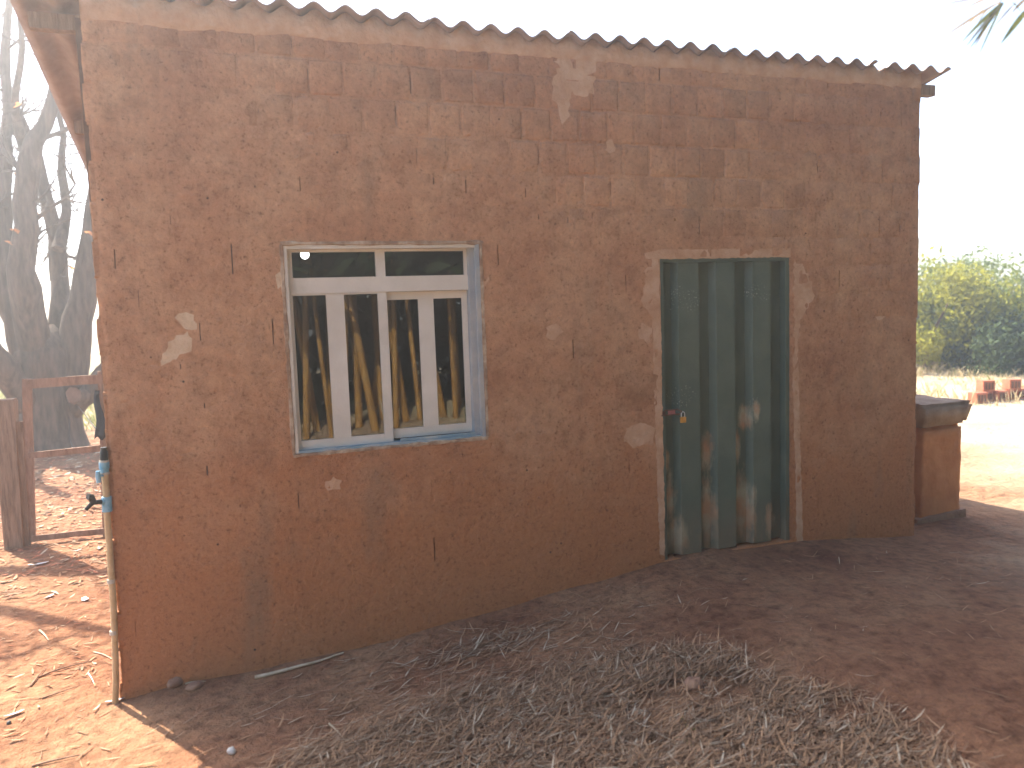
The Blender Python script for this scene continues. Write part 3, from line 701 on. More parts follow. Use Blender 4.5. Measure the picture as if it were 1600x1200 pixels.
# ------------------------------------------------------------------ gate and posts, 3.9 m behind the front wall
GY_ = 3.9
gate = empty('wooden_gate', (-1.18, GY_, 0)); tag(gate, 'open-framed brown wooden gate between post and house in front of the tree', 'gate')
def G_(u, v, y=GY_): q = at(u, v, y); return (q.x+1.18, q.y-GY_, q.z)
def gbar(name, a, b, w, h, m='gatewood', par=gate):
    mb = MB(); A, B = Vector(a), Vector(b); n = 5; 
    d = (B-A).normalized(); s = d.cross(Vector((0, 1, 0))).normalized(); t = Vector((0, 1, 0)); V = []
    for i in range(n+1):
        c = A.lerp(B, i/n)+s*rnd.uniform(-.003, .003)
        for p, q in ((-1, -1), (1, -1), (1, 1), (-1, 1)): V.append(c+s*p*w/2*(1+rnd.uniform(-.06, .06))+t*q*h/2)
    F = [(0, 1, 2, 3), (4*n+3, 4*n+2, 4*n+1, 4*n)]+[(4*i+k, 4*i+4+k, 4*i+4+(k+1) % 4, 4*i+(k+1) % 4) for i in range(n) for k in range(4)]
    mb.add(V, F); return mb.build(name, M[m], par)
gbar('stile', G_(42, 592), G_(49, 846), .075, .045)
gbar('stile', G_(158, 580), G_(166, 838), .06, .045)
gbar('top_rail', G_(42, 600, GY_-.042), G_(160, 592, GY_-.042), .085, .03)
gbar('middle_rail', G_(45, 712, GY_-.042), G_(160, 700, GY_-.042), .06, .03)
gbar('bottom_rail', G_(50, 842, GY_-.04), G_(166, 829, GY_-.04), .055, .03)
def post(u0, v0, u1, v1, w, d, label, par=None):
    a = at(u1, v1, GY_); b = at(u0, v0, GY_); r = empty('fence_post', (a.x, GY_, 0)); tag(r, label, 'fence post')
    gbar('post_shaft', (0, 0, -.2), (b.x-a.x, 0, b.z), w, d, 'wood', r)
    mb = MB(); mb.box(b.x-a.x-w*.46, b.x-a.x+w*.46, -d*.46, d*.46, b.z-.001, b.z+.014); mb.build('post_top', M['wood'], r)
post(9, 626, 23, 850, .165, .15, 'thick square wooden fence post at the left edge of the photo')
post(30, 661, 40, 850, .075, .07, 'thin wooden fence post squeezed between thick post and gate')
post(163, 560, 172, 845, .06, .06, 'brown hanging post of the gate beside the house corner')
cl = MB(); V = []; q0 = at(152, 610, GY_-.08)
for j in range(9):
    for i in range(5):
        w = .028+.034*(j/8); V.append((q0.x+(i/4-.5)*2*w*.75-.012*math.sin(j), GY_-.09+.012*math.sin(i*2.1+j*.6), q0.z-.47*j/8+.02*math.sin(i*1.7)*(j == 8)))
F = [(j*5+i, j*5+i+1, j*5+i+6, j*5+i+5) for j in range(8) for i in range(4)]; cl.add(V, F, True)
o = cl.build('hanging_cloth', M['cloth']); o.modifiers.new('s', 'SOLIDIFY').thickness = .006
tag(o, 'dark cloth hanging on the right side of the wooden gate', 'cloth')
wi = MB(); wi.tube([at(122, 635, 8.5), at(133, 648, 7), at(146, 665, 5.2), at(158, 680, GY_)], .007, 6); wi.tube([at(109, 655, 9.5), at(108, 680, 9.3), at(113, 697, 9), at(122, 704, 8.2), at(140, 706, 6.5), at(160, 708, 4.5)], .008, 6)
tag(wi.build('slack_wire', M['wire']), 'slack dark wire running from the bare tree trunk to the gate', 'wire')

# ------------------------------------------------------------------ bare tree
def tree_limb(mb, pts, rads, n=9, lump=.05):
    # refine the path with a little wander
    out = [Vector(pts[0])]; rr = [rads[0]]
    for i in range(len(pts)-1):
        a, b = Vector(pts[i]), Vector(pts[i+1]); L_ = (b-a).length; k = max(2, int(L_/.28))
        for j in range(1, k+1):
            w = 0.10*rads[i] if j < k else 0
            out.append(a.lerp(b, j/k)+Vector((rnd.gauss(0, 1), rnd.gauss(0, 1), rnd.gauss(0, .4)))*w*1.3); rr.append(rads[i]+(rads[i+1]-rads[i])*j/k)
    mb.tube(out, rr, n, True, True, lump); return out, rr
TY = 10.5
tree = empty('bare_tree', (-2.15, TY, 0)); tag(tree, 'big leafless tree with many spreading limbs behind the wooden gate', 'tree')
O = Vector((-2.15, TY, 0))
def T_(u, v, y=TY): return at(u, v, y)-O
mb = MB()
# flared trunk
ang = [2*math.pi*k/20 for k in range(20)]; V = []
lev = [(-.15, .72), (0.0, .60), (.25, .52), (.7, .47), (1.1, .47), (1.4, .50), (1.65, .46), (1.9, .32), (2.1, .15)]
for z, r in lev:
    for a in ang:
        q = r*(1+.13*noise.noise(Vector((math.cos(a)*1.6, math.sin(a)*1.6, z*.5)))+.05*math.sin(5*a+z)); V.append((math.cos(a)*q+.02*z, math.sin(a)*q, z))
F = [(j*20+k, j*20+(k+1) % 20, (j+1)*20+(k+1) % 20, (j+1)*20+k) for j in range(len(lev)-1) for k in range(20)]+[tuple(8*20+k for k in range(20))]
mb.add(V, F, True); mb.build('trunk', M['bark'], tree)
LIMBS = [([(100, 600), (118, 530), (130, 470), (138, 400), (152, 300), (185, 150), (215, 0), (240, -150)], [.34, .26, .22, .18, .14, .11, .08, .04], .0),
         ([(70, 600), (50, 520), (40, 450), (36, 390), (38, 320), (45, 250), (70, 195), (90, 120), (95, 30), (110, -90)], [.34, .26, .23, .20, .17, .17, .12, .09, .07, .03], -.5),
         ([(58, 600), (30, 530), (10, 450), (5, 370), (6, 280), (14, 180), (8, 80), (20, -60)], [.28, .20, .15, .13, .11, .09, .07, .04], -.2),
         ([(88, 580), (93, 500), (94, 430), (90, 380), (72, 310), (58, 240), (20, 160), (-20, 40)], [.24, .18, .14, .13, .11, .08, .06, .03], .5),
         ([(92, 390), (104, 330), (96, 270), (100, 210), (75, 100), (80, -60)], [.11, .08, .07, .05, .035, .02], .6),
         ([(62, 660), (38, 625), (10, 575), (-25, 530), (-70, 430), (-90, 250)], [.22, .21, .19, .17, .12, .06], -.7),
         ([(100, 650), (125, 625), (148, 602), (175, 570), (215, 500), (250, 400)], [.2, .17, .16, .14, .09, .04], -.3),
         ([(45, 250), (22, 170), (35, 70), (25, -60)], [.11, .06, .045, .02], -.9)]
paths = []
for px, rad, dy in LIMBS:
    mb = MB(); pts = []
    for i, (u, v) in enumerate(px): pts.append(T_(u, v, TY+dy*min(1, i/2)))
    o_, r_ = tree_limb(mb, pts, rad, 10, .07); mb.build('limb', M['bark'], tree); paths.append((o_, r_))
tw = MB(); tips = []
def twig(p, d, L_, r, lev):
    pts = [p]; n = 4; dd = d.normalized()
    for i in range(n):
        dd = (dd+Vector((rnd.gauss(0, .22), rnd.gauss(0, .22), rnd.gauss(.05, .2)))).normalized(); pts.append(pts[-1]+dd*L_/n)
    tw.tube(pts, [r*(1-.17*i) for i in range(n+1)], 5 if lev < 2 else 4, False)
    if lev < 3:
        for k in range(5 if lev < 2 else 3):
            i = rnd.randint(1, n); e = (pts[i]-pts[i-1]).normalized(); s = Vector((rnd.gauss(0, 1), rnd.gauss(0, 1), rnd.gauss(0.15, .7))).normalized()
            twig(pts[i], e*.65+s*.8, L_*rnd.uniform(.45, .7), r*.55, lev+1)
    else: tips.append(pts[-1])
for o_, r_ in paths:
    for i in range(6, len(o_), 2):
        if o_[i].z < 2.7: continue
        d = (o_[i]-o_[i-1]).normalized(); s = Vector((rnd.gauss(0, 1), rnd.gauss(0, 1), rnd.gauss(0, .4))).normalized()
        twig(o_[i], d*.5+s, rnd.uniform(.8, 1.7), min(.045, max(.012, r_[i]*.35)), 1)
tag(tw.build('twigs', M['bark'], tree), kind='stuff')
M['orange_leaf'] = material('orange_leaf', (0.55, 0.20, 0.06), (0.62, 0.26, 0.09), 9, trans=.5)
for k, t in enumerate([T_(24, 357, TY-.8), T_(6, 376, TY-.8), T_(140, 361, TY-.5)]+rnd.sample([q for q in tips if q.z < 8], 12)):
    mb = MB(); a = rnd.uniform(0, 6.3); L_ = .12; s = Vector((math.cos(a), math.sin(a), -.6))*L_; w = Vector((-math.sin(a), math.cos(a), .3))*.045
    mb.add([t, t+s*.5+w, t+s, t+s*.5-w+Vector((0, 0, .02))], [(0, 1, 2, 3)]); mb.add([t, t+s*.7+w*1.6, t+s*.4+w*2.2], [(0, 1, 2)]); mb.build('leaf', M['orange_leaf'], tree)
mb = MB(); c = T_(115, 618, TY-.62); mb.tube([c+Vector((.08, .25, -.05)), c+Vector((0, 0, 0))], [.15, .14], 9, False, True, .1); mb.build('limb_stub', M['bark'], tree)
mb = MB(); mb.tube([c+Vector((0, -.002, 0)), c+Vector((0, -.008, 0))], [.13, .12], 9, True, True, .2); mb.build('cut_face', M['cutwood'], tree)

tree2 = empty('bare_tree', (-4.9, 5.6, 0)); tag(tree2, 'leafless tree left of the frame whose branches streak the sunny yard with shade', 'tree')
mb = MB(); tree_limb(mb, [(0, 0, -.2), (.05, 0, .8), (.15, .05, 2.2)], [.34, .26, .24], 12); mb.build('trunk', M['bark'], tree2)
tw = MB()
for px in ([(.1, 0, 2.0), (.7, -.6, 3.0), (1.5, -1.0, 3.7), (2.3, -1.2, 4.3)], [(.15, 0, 2.2), (1.0, .3, 3.6), (1.9, .2, 4.8), (2.6, 0, 6.0)], [(.1, 0, 2.1), (.3, -.8, 3.4), (1.1, -1.9, 4.4), (1.7, -2.6, 5.0)], [(.1, 0, 2.1), (-.8, .2, 3.6), (-1.2, .2, 5.2)], [(1.0, .3, 3.6), (1.6, 1.2, 4.6), (2.2, 1.6, 5.8)], [(.7, -.6, 3.0), (1.5, -.2, 3.4), (2.0, .3, 3.9)]):
    mb = MB(); o_, r_ = tree_limb(mb, px, [.17, .12, .085, .04][:len(px)], 9, .07); mb.build('limb', M['bark'], tree2)
    for i in range(3, len(o_), 2): twig(o_[i], (o_[i]-o_[i-1]).normalized()*.6+Vector((rnd.gauss(-.1, .6), rnd.gauss(0, .8), rnd.gauss(.1, .4))), rnd.uniform(.7, 1.2), .022, 2)
tag(tw.build('twigs', M['bark'], tree2), kind='stuff')

# ------------------------------------------------------------------ right side: masonry stand, bricks, bushes
def rough_up(bm):
    bmesh.ops.bevel(bm, geom=bm.edges[:], offset=.03, segments=2, affect='EDGES'); bmesh.ops.subdivide_edges(bm, edges=[e for e in bm.edges if e.calc_length() > .15], cuts=9, use_grid_fill=True)
    for v in bm.verts: v.co += Vector((noise.noise(v.co*7), noise.noise(v.co*7+Vector((5, 0, 0))), noise.noise(v.co*7+Vector((0, 9, 0)))))*.016+Vector((noise.noise(v.co*23), noise.noise(v.co*23+Vector((5, 0, 0))), 0))*.006
    for f in bm.faces: f.smooth = True
px_, py_ = 6.42, .55
gzp = gz(px_, py_)
ms = empty('masonry_stand', (px_, py_, gzp)); tag(ms, 'orange plastered masonry stand with grey slab beyond the right corner of the house', 'masonry stand')
bm = bmesh.new(); bmesh.ops.create_cube(bm, size=1)
for v in bm.verts: v.co = (v.co.x*.52, v.co.y*.5, (v.co.z+.5)*.98-.15)
rough_up(bm); me = bpy.data.meshes.new('pedestal'); bm.to_mesh(me); bm.free(); link('pedestal', me, M['pillar'], ms)
bm = bmesh.new(); bmesh.ops.create_cube(bm, size=1)
for v in bm.verts: k = 1 if v.co.z > 0 else .88; v.co = (v.co.x*.62*k, v.co.y*.64*k, v.co.z*.2+.932)
rough_up(bm); me = bpy.data.meshes.new('slab'); bm.to_mesh(me); bm.free(); link('slab', me, M['slab'], ms)
mb = MB(); mb.box(-.29, .29, -.28, .28, -.2, .06, .02); mb.build('shaded_base', M['clod'], ms)  # brown block whose dark colour stands in for shadow at the stand's foot
bk = gat(1556, 625, .14)
for i in range(5):
    for j in range(2 if i in (1, 3) else 1):
        r = empty('loose_brick', (bk.x-.52+.26*i+.05*j, bk.y+rnd.uniform(-.06, .06), gz(bk.x, bk.y)+.0+.19*j)); 
        r.rotation_euler.z = rnd.uniform(-.3, .3)
        mb = MB(); mb.box(-.115, .115, -.1, .1, 0, .185, .006); o = mb.build('brick_body', M['brickred'], r)
        mb = MB()
        for a in (-.06, 0.0, .06): mb.box(a-.02, a+.02, -.109, -.108, .03, .15)  # flat dark strips on the solid face paint the shade inside the hollows
        mb.build('hole_shade', M['slot'], r)
        tag(r, ('upper red hollow brick on the '+('left' if i == 1 else 'right')+' of the low brick pile in the field') if j else ('leftmost', 'second', 'middle', 'fourth', 'rightmost')[i]+' red hollow brick on the ground in the low field pile', 'brick', 'bricks piled in the field')

def leafcards(mb, pts, size, var=.5, flat=.0, aspect=.5):
    for p in pts:
        s = size*rnd.uniform(1-var, 1+var); a = Vector((rnd.gauss(0, 1), rnd.gauss(0, 1), rnd.gauss(0, 1)-flat)).normalized(); b = a.cross(Vector((rnd.gauss(0, 1), rnd.gauss(0, 1), rnd.gauss(0, 1)))).normalized()
        p = Vector(p); mb.add([p-a*s, p+b*s*aspect, p+a*s, p-b*s*aspect], [(0, 1, 2, 3)])
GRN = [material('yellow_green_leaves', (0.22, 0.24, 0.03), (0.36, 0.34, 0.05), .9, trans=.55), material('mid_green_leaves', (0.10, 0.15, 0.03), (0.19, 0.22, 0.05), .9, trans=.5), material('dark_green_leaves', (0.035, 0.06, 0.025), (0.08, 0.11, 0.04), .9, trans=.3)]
def bush(u, vb, dist_z, w, h, mi, label, cat='tree', name='leafy_tree', trunk=True, dens=1.0, low=.1):
    h *= .82; b = gat(u, vb, dist_z); r = empty(name, (b.x, b.y, gz(b.x, b.y))); tag(r, label, cat, None)
    tk = MB(); tops = []
    nst = rnd.randint(3, 5)
    for k in range(nst):
        a = rnd.uniform(0, 6.3); e = Vector((math.cos(a)*w*.28, math.sin(a)*w*.28, h*rnd.uniform(.55, .8)))
        tk.tube([(math.cos(a)*.08, math.sin(a)*.08, -.1), (e.x*.35, e.y*.35, e.z*.5), tuple(e)], [.10*h/4, .07*h/4, .02], 7); tops.append(e)
    tk.build('trunk', M['bark'], r)
    cr = MB(); clumps = []
    for k in range(int(15*dens)+6):
        a = rnd.uniform(0, 6.3); rr = math.sqrt(rnd.random())*w*.5; z = h*rnd.uniform(low+.08, .9); lim = 1-.55*max(0, z/h-.45)/.55
        clumps.append((Vector((math.cos(a)*rr*lim, math.sin(a)*rr*lim, z)), rnd.uniform(.10, .20)*w))
    for c, s in clumps:
        pts = []
        for k in range(int(400*dens)):
            d = Vector((rnd.gauss(0, 1), rnd.gauss(0, 1), rnd.gauss(0, .75))).normalized()*s*rnd.random()**.4*1.25; pts.append(c+d)
        leafcards(cr, pts, .062*max(1, w/4.5), aspect=.45)
    cr.build('crown', GRN[mi], r)
bush(1440, 577, .14, 3.6, 3.4, 0, 'yellow green leafy tree rising right behind the house corner')
bush(1500, 572, .14, 3.2, 2.6, 1, 'mid green bush left of the dark gap on the right')
bush(1474, 560, .14, 3.6, 3.7, 1, 'tall green tree behind the bushes close to the house wall')
bush(1545, 560, .14, 3.4, 2.35, 2, 'dark green tree between two brighter trees')
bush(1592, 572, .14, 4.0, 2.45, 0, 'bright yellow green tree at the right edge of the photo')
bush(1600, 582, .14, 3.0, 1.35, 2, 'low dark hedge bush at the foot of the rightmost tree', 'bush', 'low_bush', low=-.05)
bush(1400, 565, .14, 4.4, 3.4, 1, 'green tree mostly hidden behind the right wall of the house')
bush(1660, 570, .14, 4.5, 3.0, 1, 'green tree just past the right edge of the photo')

# ------------------------------------------------------------------ bamboo clump behind the camera (seen in the window glass) and its overhanging spray
M['bamboo'] = material('golden_bamboo', (0.30, 0.15, 0.035), (0.52, 0.29, 0.075), 2.2, 5, .38, spec=.5, c3=(0.42, 0.22, 0.05))
M['node'] = material('bamboo_node', (0.20, 0.12, 0.05), (0.32, 0.21, 0.10), 12)
M['bleaf'] = material('bamboo_leaf', (0.07, 0.12, 0.03), (0.20, 0.22, 0.06), 5, trans=.35)
M['bdark'] = material('thicket_leaf', (0.025, 0.042, 0.02), (0.065, 0.085, 0.035), 2, trans=.15)
M['sheath'] = material('dry_sheath', (0.42, 0.32, 0.20), (0.62, 0.51, 0.36), 14)
def culm(path, r0_, label, leaves=True):
    b = Vector(path[0]); r = empty('bamboo_culm', b); tag(r, label, 'bamboo', 'bamboo stems mirrored in the window' if 'mirrored' in label else None)
    pts = [Vector(q)-b for q in path]; dense = []
    for i in range(len(pts)-1):
        k = max(2, int((pts[i+1]-pts[i]).length/.34))
        for j in range(k): dense.append(pts[i].lerp(pts[i+1], j/k))
    dense.append(pts[-1]); n = len(dense)
    mb = MB(); mb.tube(dense, [max(.006, r0_*(1-.75*(i/n)**1.4)) for i in range(n)], 12); mb.build('stem', M['bamboo'], r)
    nd = MB()
    for i in range(1, n-1):
        d = (dense[i+1]-dense[i-1]).normalized(); rr = max(.006, r0_*(1-.75*(i/n)**1.4)); nd.tube([dense[i]-d*.008, dense[i], dense[i]+d*.008], [rr*1.01, rr*1.09, rr*1.01], 12, False)
    nd.build('nodes', M['node'], r)
    return r, dense
CUL = [((2.55, -7.2), (2.62, -7.5), .062), ((2.75, -6.9), (2.35, -7.3), .06), ((2.95, -7.35), (2.9, -7.5), .055), ((3.25, -7.0), (2.9, -7.2), .065), ((3.6, -7.3), (3.75, -7.6), .055), ((3.85, -7.0), (3.4, -7.3), .06), ((4.2, -7.4), (4.3, -7.9), .06),
       ((1.75, -7.1), (1.95, -7.4), .05), ((1.95, -7.4), (1.6, -7.6), .055), ((2.2, -7.6), (2.3, -7.9), .05), ((1.5, -7.5), (1.2, -7.7), .055), ((4.6, -7.1), (4.9, -7.5), .055),
       ((2.32, -6.95), (2.5, -7.2), .04), ((3.05, -6.8), (3.2, -7.1), .045), ((3.45, -6.9), (3.35, -7.4), .04), ((2.1, -6.9), (1.9, -7.2), .035), ((4.0, -6.85), (4.05, -7.2), .04), ((2.85, -7.6), (3.3, -7.9), .05)]
ORD = 'first second third fourth fifth sixth seventh eighth ninth tenth eleventh twelfth thirteenth fourteenth fifteenth sixteenth seventeenth eighteenth'.split()
for k, ((x, y), (x2, y2), r) in enumerate(sorted(CUL, key=lambda q: (q[0][0]-CAM.x)/(-q[0][1]-CAM.y))):
    z = gz(x, y); culm([(x, y, z-.05), (x+(x2-x)*.5, y+(y2-y)*.5, z+1.6), (x2, y2, z+3.6), (x2+(x2-x)*1.2, y2-.6, z+6.2)], r, ORD[k]+' golden bamboo stem from the left of those mirrored in the window')
th = MB()
pts = []
for k in range(14000):
    x = rnd.uniform(-2.0, 12.0); y = rnd.uniform(-10.5, -8.0); z = rnd.uniform(.2, 6.8); pts.append((x, y, z))
for k in range(3500):
    pts.append((rnd.uniform(-1, 7), rnd.uniform(-8.5, -7.0), rnd.uniform(3.4, 7.0)))
for k in range(11000):  # unseen mass on the right, added to shade that end of the wall
    x = rnd.uniform(5.0, 11.0); y = rnd.uniform(-8.5, -2.9-.25*rnd.random()); pts.append((x, y, rnd.uniform(.3, 8.5)))
for k in range(3500):  # unseen canopy overhead, added to cut sky light on the front
    pts.append((rnd.uniform(1.0, 8.0), rnd.uniform(-8.5, -4.6), rnd.uniform(5.0, 8.5)))
for k in range(4500):  # nearer unseen canopy, added to darken ground and right side
    pts.append((2.8+5.2*rnd.random()**.8, rnd.uniform(-7, -2.7), rnd.uniform(5.2, 7.8)))
for k in range(700):
    pts.append((rnd.uniform(.8, 5.6), rnd.uniform(-6.9, -6.3), rnd.uniform(2.62, 3.9)))
leafcards(th, pts, .26, aspect=.34)
tag(th.build('bamboo_thicket', M['bdark']), 'dense dark bamboo foliage mirrored in the window, plus unseen foliage added to shade the wall', 'bamboo', kind='stuff')
# sheaths leaning on the bases
for k in range(5):
    x, y = 1.6+.6*k+rnd.uniform(-.2, .2), rnd.uniform(-7.0, -6.6); z = gz(x, y); mb = MB(); a = rnd.uniform(-.5, .5)
    mb.add([(x, y, z), (x+.05, y, z), (x+.06+a*.3, y-.05, z+.3), (x+a*.5, y-.1, z+.55), (x-.02+a*.3, y-.03, z+.3)], [(0, 1, 2, 3, 4)])
    tag(mb.build('bamboo_sheath', M['sheath']), ORD[k]+' pale dry sheath from the left at the foot of the mirrored bamboo', 'sheath', 'dry bamboo sheaths')
# arching culm whose end hangs into the top right of the photo
r, dense = culm([(5.2, -6.6, gz(5.2, -6.6)-.05), (5.1, -6.3, 2.4), (4.8, -5.4, 4.4), (4.3, -4.0, 4.9), (3.85, -3.0, 4.2), (3.62, -2.72, 3.75)], .035, 'thin arching bamboo with narrow leaves hanging into the upper right corner')
M['spray'] = [material('spray_green', (0.10, 0.14, 0.06), (0.20, 0.22, 0.09), 9, trans=.35), material('spray_straw', (0.30, 0.22, 0.14), (0.48, 0.36, 0.22), 9, trans=.35), material('spray_grey', (0.10, 0.12, 0.12), (0.18, 0.19, 0.17), 9, trans=.3)]
br = Vector(r.location)
bt = MB(); root = dense[-1]+br; q1 = at(1570, -12, -2.6); q2 = at(1612, 0, -2.62)
bt.tube([root-br, q1-br, at(1560, 8, -2.6)-br], [.005, .0035, .002], 6); bt.tube([root-br, q2-br], [.005, .003], 6); branch = bt.build('twig', M['node'], r)
def blade(a, b, w, mi, droop=.01):
    a, b = Vector(a)-br, Vector(b)-br; mb = MB(); d = (b-a); s = d.cross(Vector((rnd.gauss(0, .3), -1, rnd.gauss(0, .3)))).normalized(); V = []; n = 7
    for i in range(n+1):
        t = i/n; c = a+d*t+Vector((0, 0, -droop*math.sin(math.pi*t)*.0+droop*t*(1-t)*4*.5)); ww = w*math.sin(math.pi*min(1, t*.92+.08))**.8*(1-.25*t)
        V += [c-s*ww/2, c+Vector((0, -ww*.15, 0)), c+s*ww/2]
    F = []
    for i in range(n): F += [(3*i, 3*i+1, 3*i+4, 3*i+3), (3*i+1, 3*i+2, 3*i+5, 3*i+4)]
    mb.add(V, F, True); mb.build('leaf', M['spray'][mi], branch)
for (u0_, v0_, u1_, v1_, w, mi) in [(1563, 3, 1466, 64, .007, 1), (1540, 10, 1462, 98, .005, 1), (1566, 4, 1501, 68, .009, 0), (1568, 4, 1507, 76, .010, 2), (1568, 6, 1513, 80, .007, 0), (1566, 8, 1528, 90, .008, 0), (1564, 6, 1518, 82, .006, 1), (1590, 2, 1549, 48, .005, 1),
                                 (1612, 8, 1562, 71, .017, 0), (1606, -4, 1580, 22, .008, 1), (1560, -6, 1470, 9, .005, 1), (1552, -5, 1512, 12, .006, 1), (1500, -14, 1488, 14, .004, 1), (1545, 12, 1526, 40, .004, 1), (1580, 2, 1596, 20, .006, 0)]:
    blade(at(u0_, v0_, -2.6+rnd.uniform(-.03, .03)), at(u1_, v1_, -2.6+rnd.uniform(-.08, .08)), w*1.6, mi)

# ------------------------------------------------------------------ litter on the ground
LIT = [material('dry_leaf_a', (0.40, 0.225, 0.115), (0.50, 0.30, 0.165), 11), material('dry_leaf_b', (0.21, 0.115, 0.062), (0.29, 0.17, 0.095), 11), material('dry_leaf_c', (0.28, 0.175, 0.105), (0.39, 0.26, 0.16), 11), material('dry_leaf_d', (0.50, 0.39, 0.26), (0.64, 0.52, 0.37), 11), material('dry_leaf_e', (0.42, 0.14, 0.07), (0.52, 0.20, 0.10), 11)]
def litter_leaf(mb, x, y, z, L_, w, ang, tilt, curl):
    c, s = math.cos(ang), math.sin(ang); V = []
    for i, t in enumerate((-.5, -.18, .18, .5)):
        ww = (0.25, 1, .85, .08)[i]*w/2; zz = z+t*L_*tilt+curl*(t*t*4)*L_*.12
        px, py = x+c*t*L_, y+s*t*L_; V += [(px+s*ww, py-c*ww, zz+ww*.25), (px-s*ww, py+c*ww, zz)]
    mb.add(V, [(0, 1, 3, 2), (2, 3, 5, 4), (4, 5, 7, 6)])
def inpoly(x, y, P):
    r = False; j = len(P)-1
    for i in range(len(P)):
        if (P[i][1] > y) != (P[j][1] > y) and x < (P[j][0]-P[i][0])*(y-P[i][1])/(P[j][1]-P[i][1])+P[i][0]: r = not r
        j = i
    return r
def mound(x, y):
    # depth of the raked heap of bamboo leaves
    d = 0
    if inpoly(x, y, HEAP): d = 1
    return d
HEAP = [(0.42, -1.22), (0.9, -1.0), (1.5, -0.92), (1.95, -0.84), (2.5, -0.94), (2.95, -1.1), (3.12, -1.42), (3.05, -1.6), (3.28, -1.98), (3.32, -2.5), (3.1, -3.1), (1.8, -3.4), (0.3, -3.0), (0.1, -1.7)]
lit = MB()
n_ = 0
while n_ < 30000:
    x = rnd.uniform(0, 3.5); y = rnd.uniform(-3.4, -.7)
    xx = x+rnd.gauss(0, .06); yy = y+rnd.gauss(0, .06)
    if not inpoly(xx, yy, HEAP): continue
    if noise.noise(Vector((x*2.2, y*2.2, 2.0))) < -.28 and rnd.random() < .75: continue
    n_ += 1
    hh = .055*max(0, .6+noise.noise(Vector((x*1.5, y*1.5, 5))))
    lit.cur = rnd.choices((0, 1, 2, 3), (5, 5, 3, 1.2))[0]
    litter_leaf(lit, x, y, gz(x, y)+rnd.uniform(.002, .014)+hh*rnd.random(), rnd.uniform(.06, .18), rnd.uniform(.0035, .0085), rnd.gauss(.45, .6), rnd.gauss(0, .16), rnd.uniform(-.6, 1))
tag(lit.build('leaf_heap', LIT), 'raked heap of dry brown bamboo leaves in the shade before the house', 'leaf litter', kind='stuff')
sc_ = MB()
def scatter(n, fx, fy, Lr, wr, w8, am=None, zo=.003):
    for k in range(n):
        x, y = fx(), fy()
        if 0 < x < W and y > -.02: continue
        sc_.cur = rnd.choices((0, 1, 2, 3, 4), w8)[0]
        litter_leaf(sc_, x, y, gz(x, y)+rnd.uniform(zo, zo+.01), rnd.uniform(*Lr), rnd.uniform(*wr), rnd.gauss(*am) if am else rnd.uniform(0, 6.3), rnd.gauss(0, .12), rnd.uniform(-.4, 1))
U = rnd.uniform
scatter(500, lambda: rnd.gauss(1.9, .7), lambda: -abs(rnd.gauss(.55, .3))-.1, (.05, .2), (.004, .01), (4, 3, 4, 2, 0), (.35, .5))
scatter(260, lambda: rnd.gauss(2.05, .25), lambda: rnd.gauss(-.42, .09), (.06, .2), (.005, .01), (3, 3, 4, 2, 0), (.35, .7))
scatter(420, lambda: U(2.6, 5.8), lambda: U(-3.2, -.3), (.04, .13), (.003, .007), (4, 5, 2, .5, 0))
scatter(5000, lambda: U(-1, 7), lambda: U(-7.5, -3.2), (.08, .22), (.008, .02), (4, 4, 3, 2, 0))
scatter(900, lambda: U(-2.6, .0), lambda: U(-1.2, 3.6), (.025, .10), (.004, .012), (4, 5, 3, 1.0, 2))
scatter(1500, lambda: U(-3.2, .1), lambda: U(2.2, 5.5), (.05, .12), (.012, .032), (4, 4, 2, 1, 5))
scatter(3200, lambda: U(-5, .5), lambda: U(5, 12), (.06, .15), (.02, .055), (3, 3, 2, 2, 6))
for k in range(9):
    cx, cy = U(-1.6, -.1), U(-.4, 3.2); scatter(30, lambda: rnd.gauss(cx, .12), lambda: rnd.gauss(cy, .14), (.04, .11), (.006, .018), (4, 4, 3, 1.5, 3))
tag(sc_.build('fallen_leaves', LIT), 'loose dry leaves scattered over the red earth yard', 'leaf litter', kind='stuff')
# twigs on the sunny ground, each its own thing
def ground_twig(u0_, v0_, u1_, v1_, r, mat, label, name='fallen_twig', cat='twig', bow=0, zb=0.0, group=None):
    a = gat(u0_, v0_, zb); b = gat(u1_, v1_, zb); mb = MB(); pts = []
    s = Vector((-(b-a).y, (b-a).x, 0)).normalized()
    for i in range(9):
        t = i/8; q = a.lerp(b, t)+s*bow*math.sin(math.pi*t); pts.append((q.x, q.y, gz(q.x, q.y)+r*.8+.006*math.sin(3*t+r)))
    mb.tube(pts, [r*(1-.6*i/8) for i in range(9)], 6); tag(mb.build(name, mat), label, cat, group)
ground_twig(60, 1058, 145, 1030, .006, M['gatewood'], 'longest brown twig on the sunny ground left of the pipe', bow=.02)
ground_twig(48, 1071, 72, 1043, .006, M['gatewood'], 'short brown twig left of the longest twig on sunny ground')
ground_twig(65, 1090, 120, 1072, .005, M['gatewood'], 'thin brown twig on the sunny ground near the bottom left scrap', bow=-.01)
ground_twig(146, 1016, 178, 1031, .005, M['sheath'], 'pale forked twig lying close to the foot of the pipe', bow=.01)
ground_twig(138, 1050, 147, 1068, .004, M['scrap'], 'small white stick on the sunny ground below the forked twig')
ground_twig(62, 985, 76, 1000, .008, M['sheath'], 'pale curled sheath piece on the sunny ground')
ground_twig(50, 1195, 130, 1178, .006, M['gatewood'], 'brown twig on bright earth at the bottom left edge')
ground_twig(398, 1054, 537, 1023, .012, M['sheath'], 'long pale dry stalk lying along the shaded wall foot', 'dry_stalk', 'stalk', bow=-.03, zb=.05)
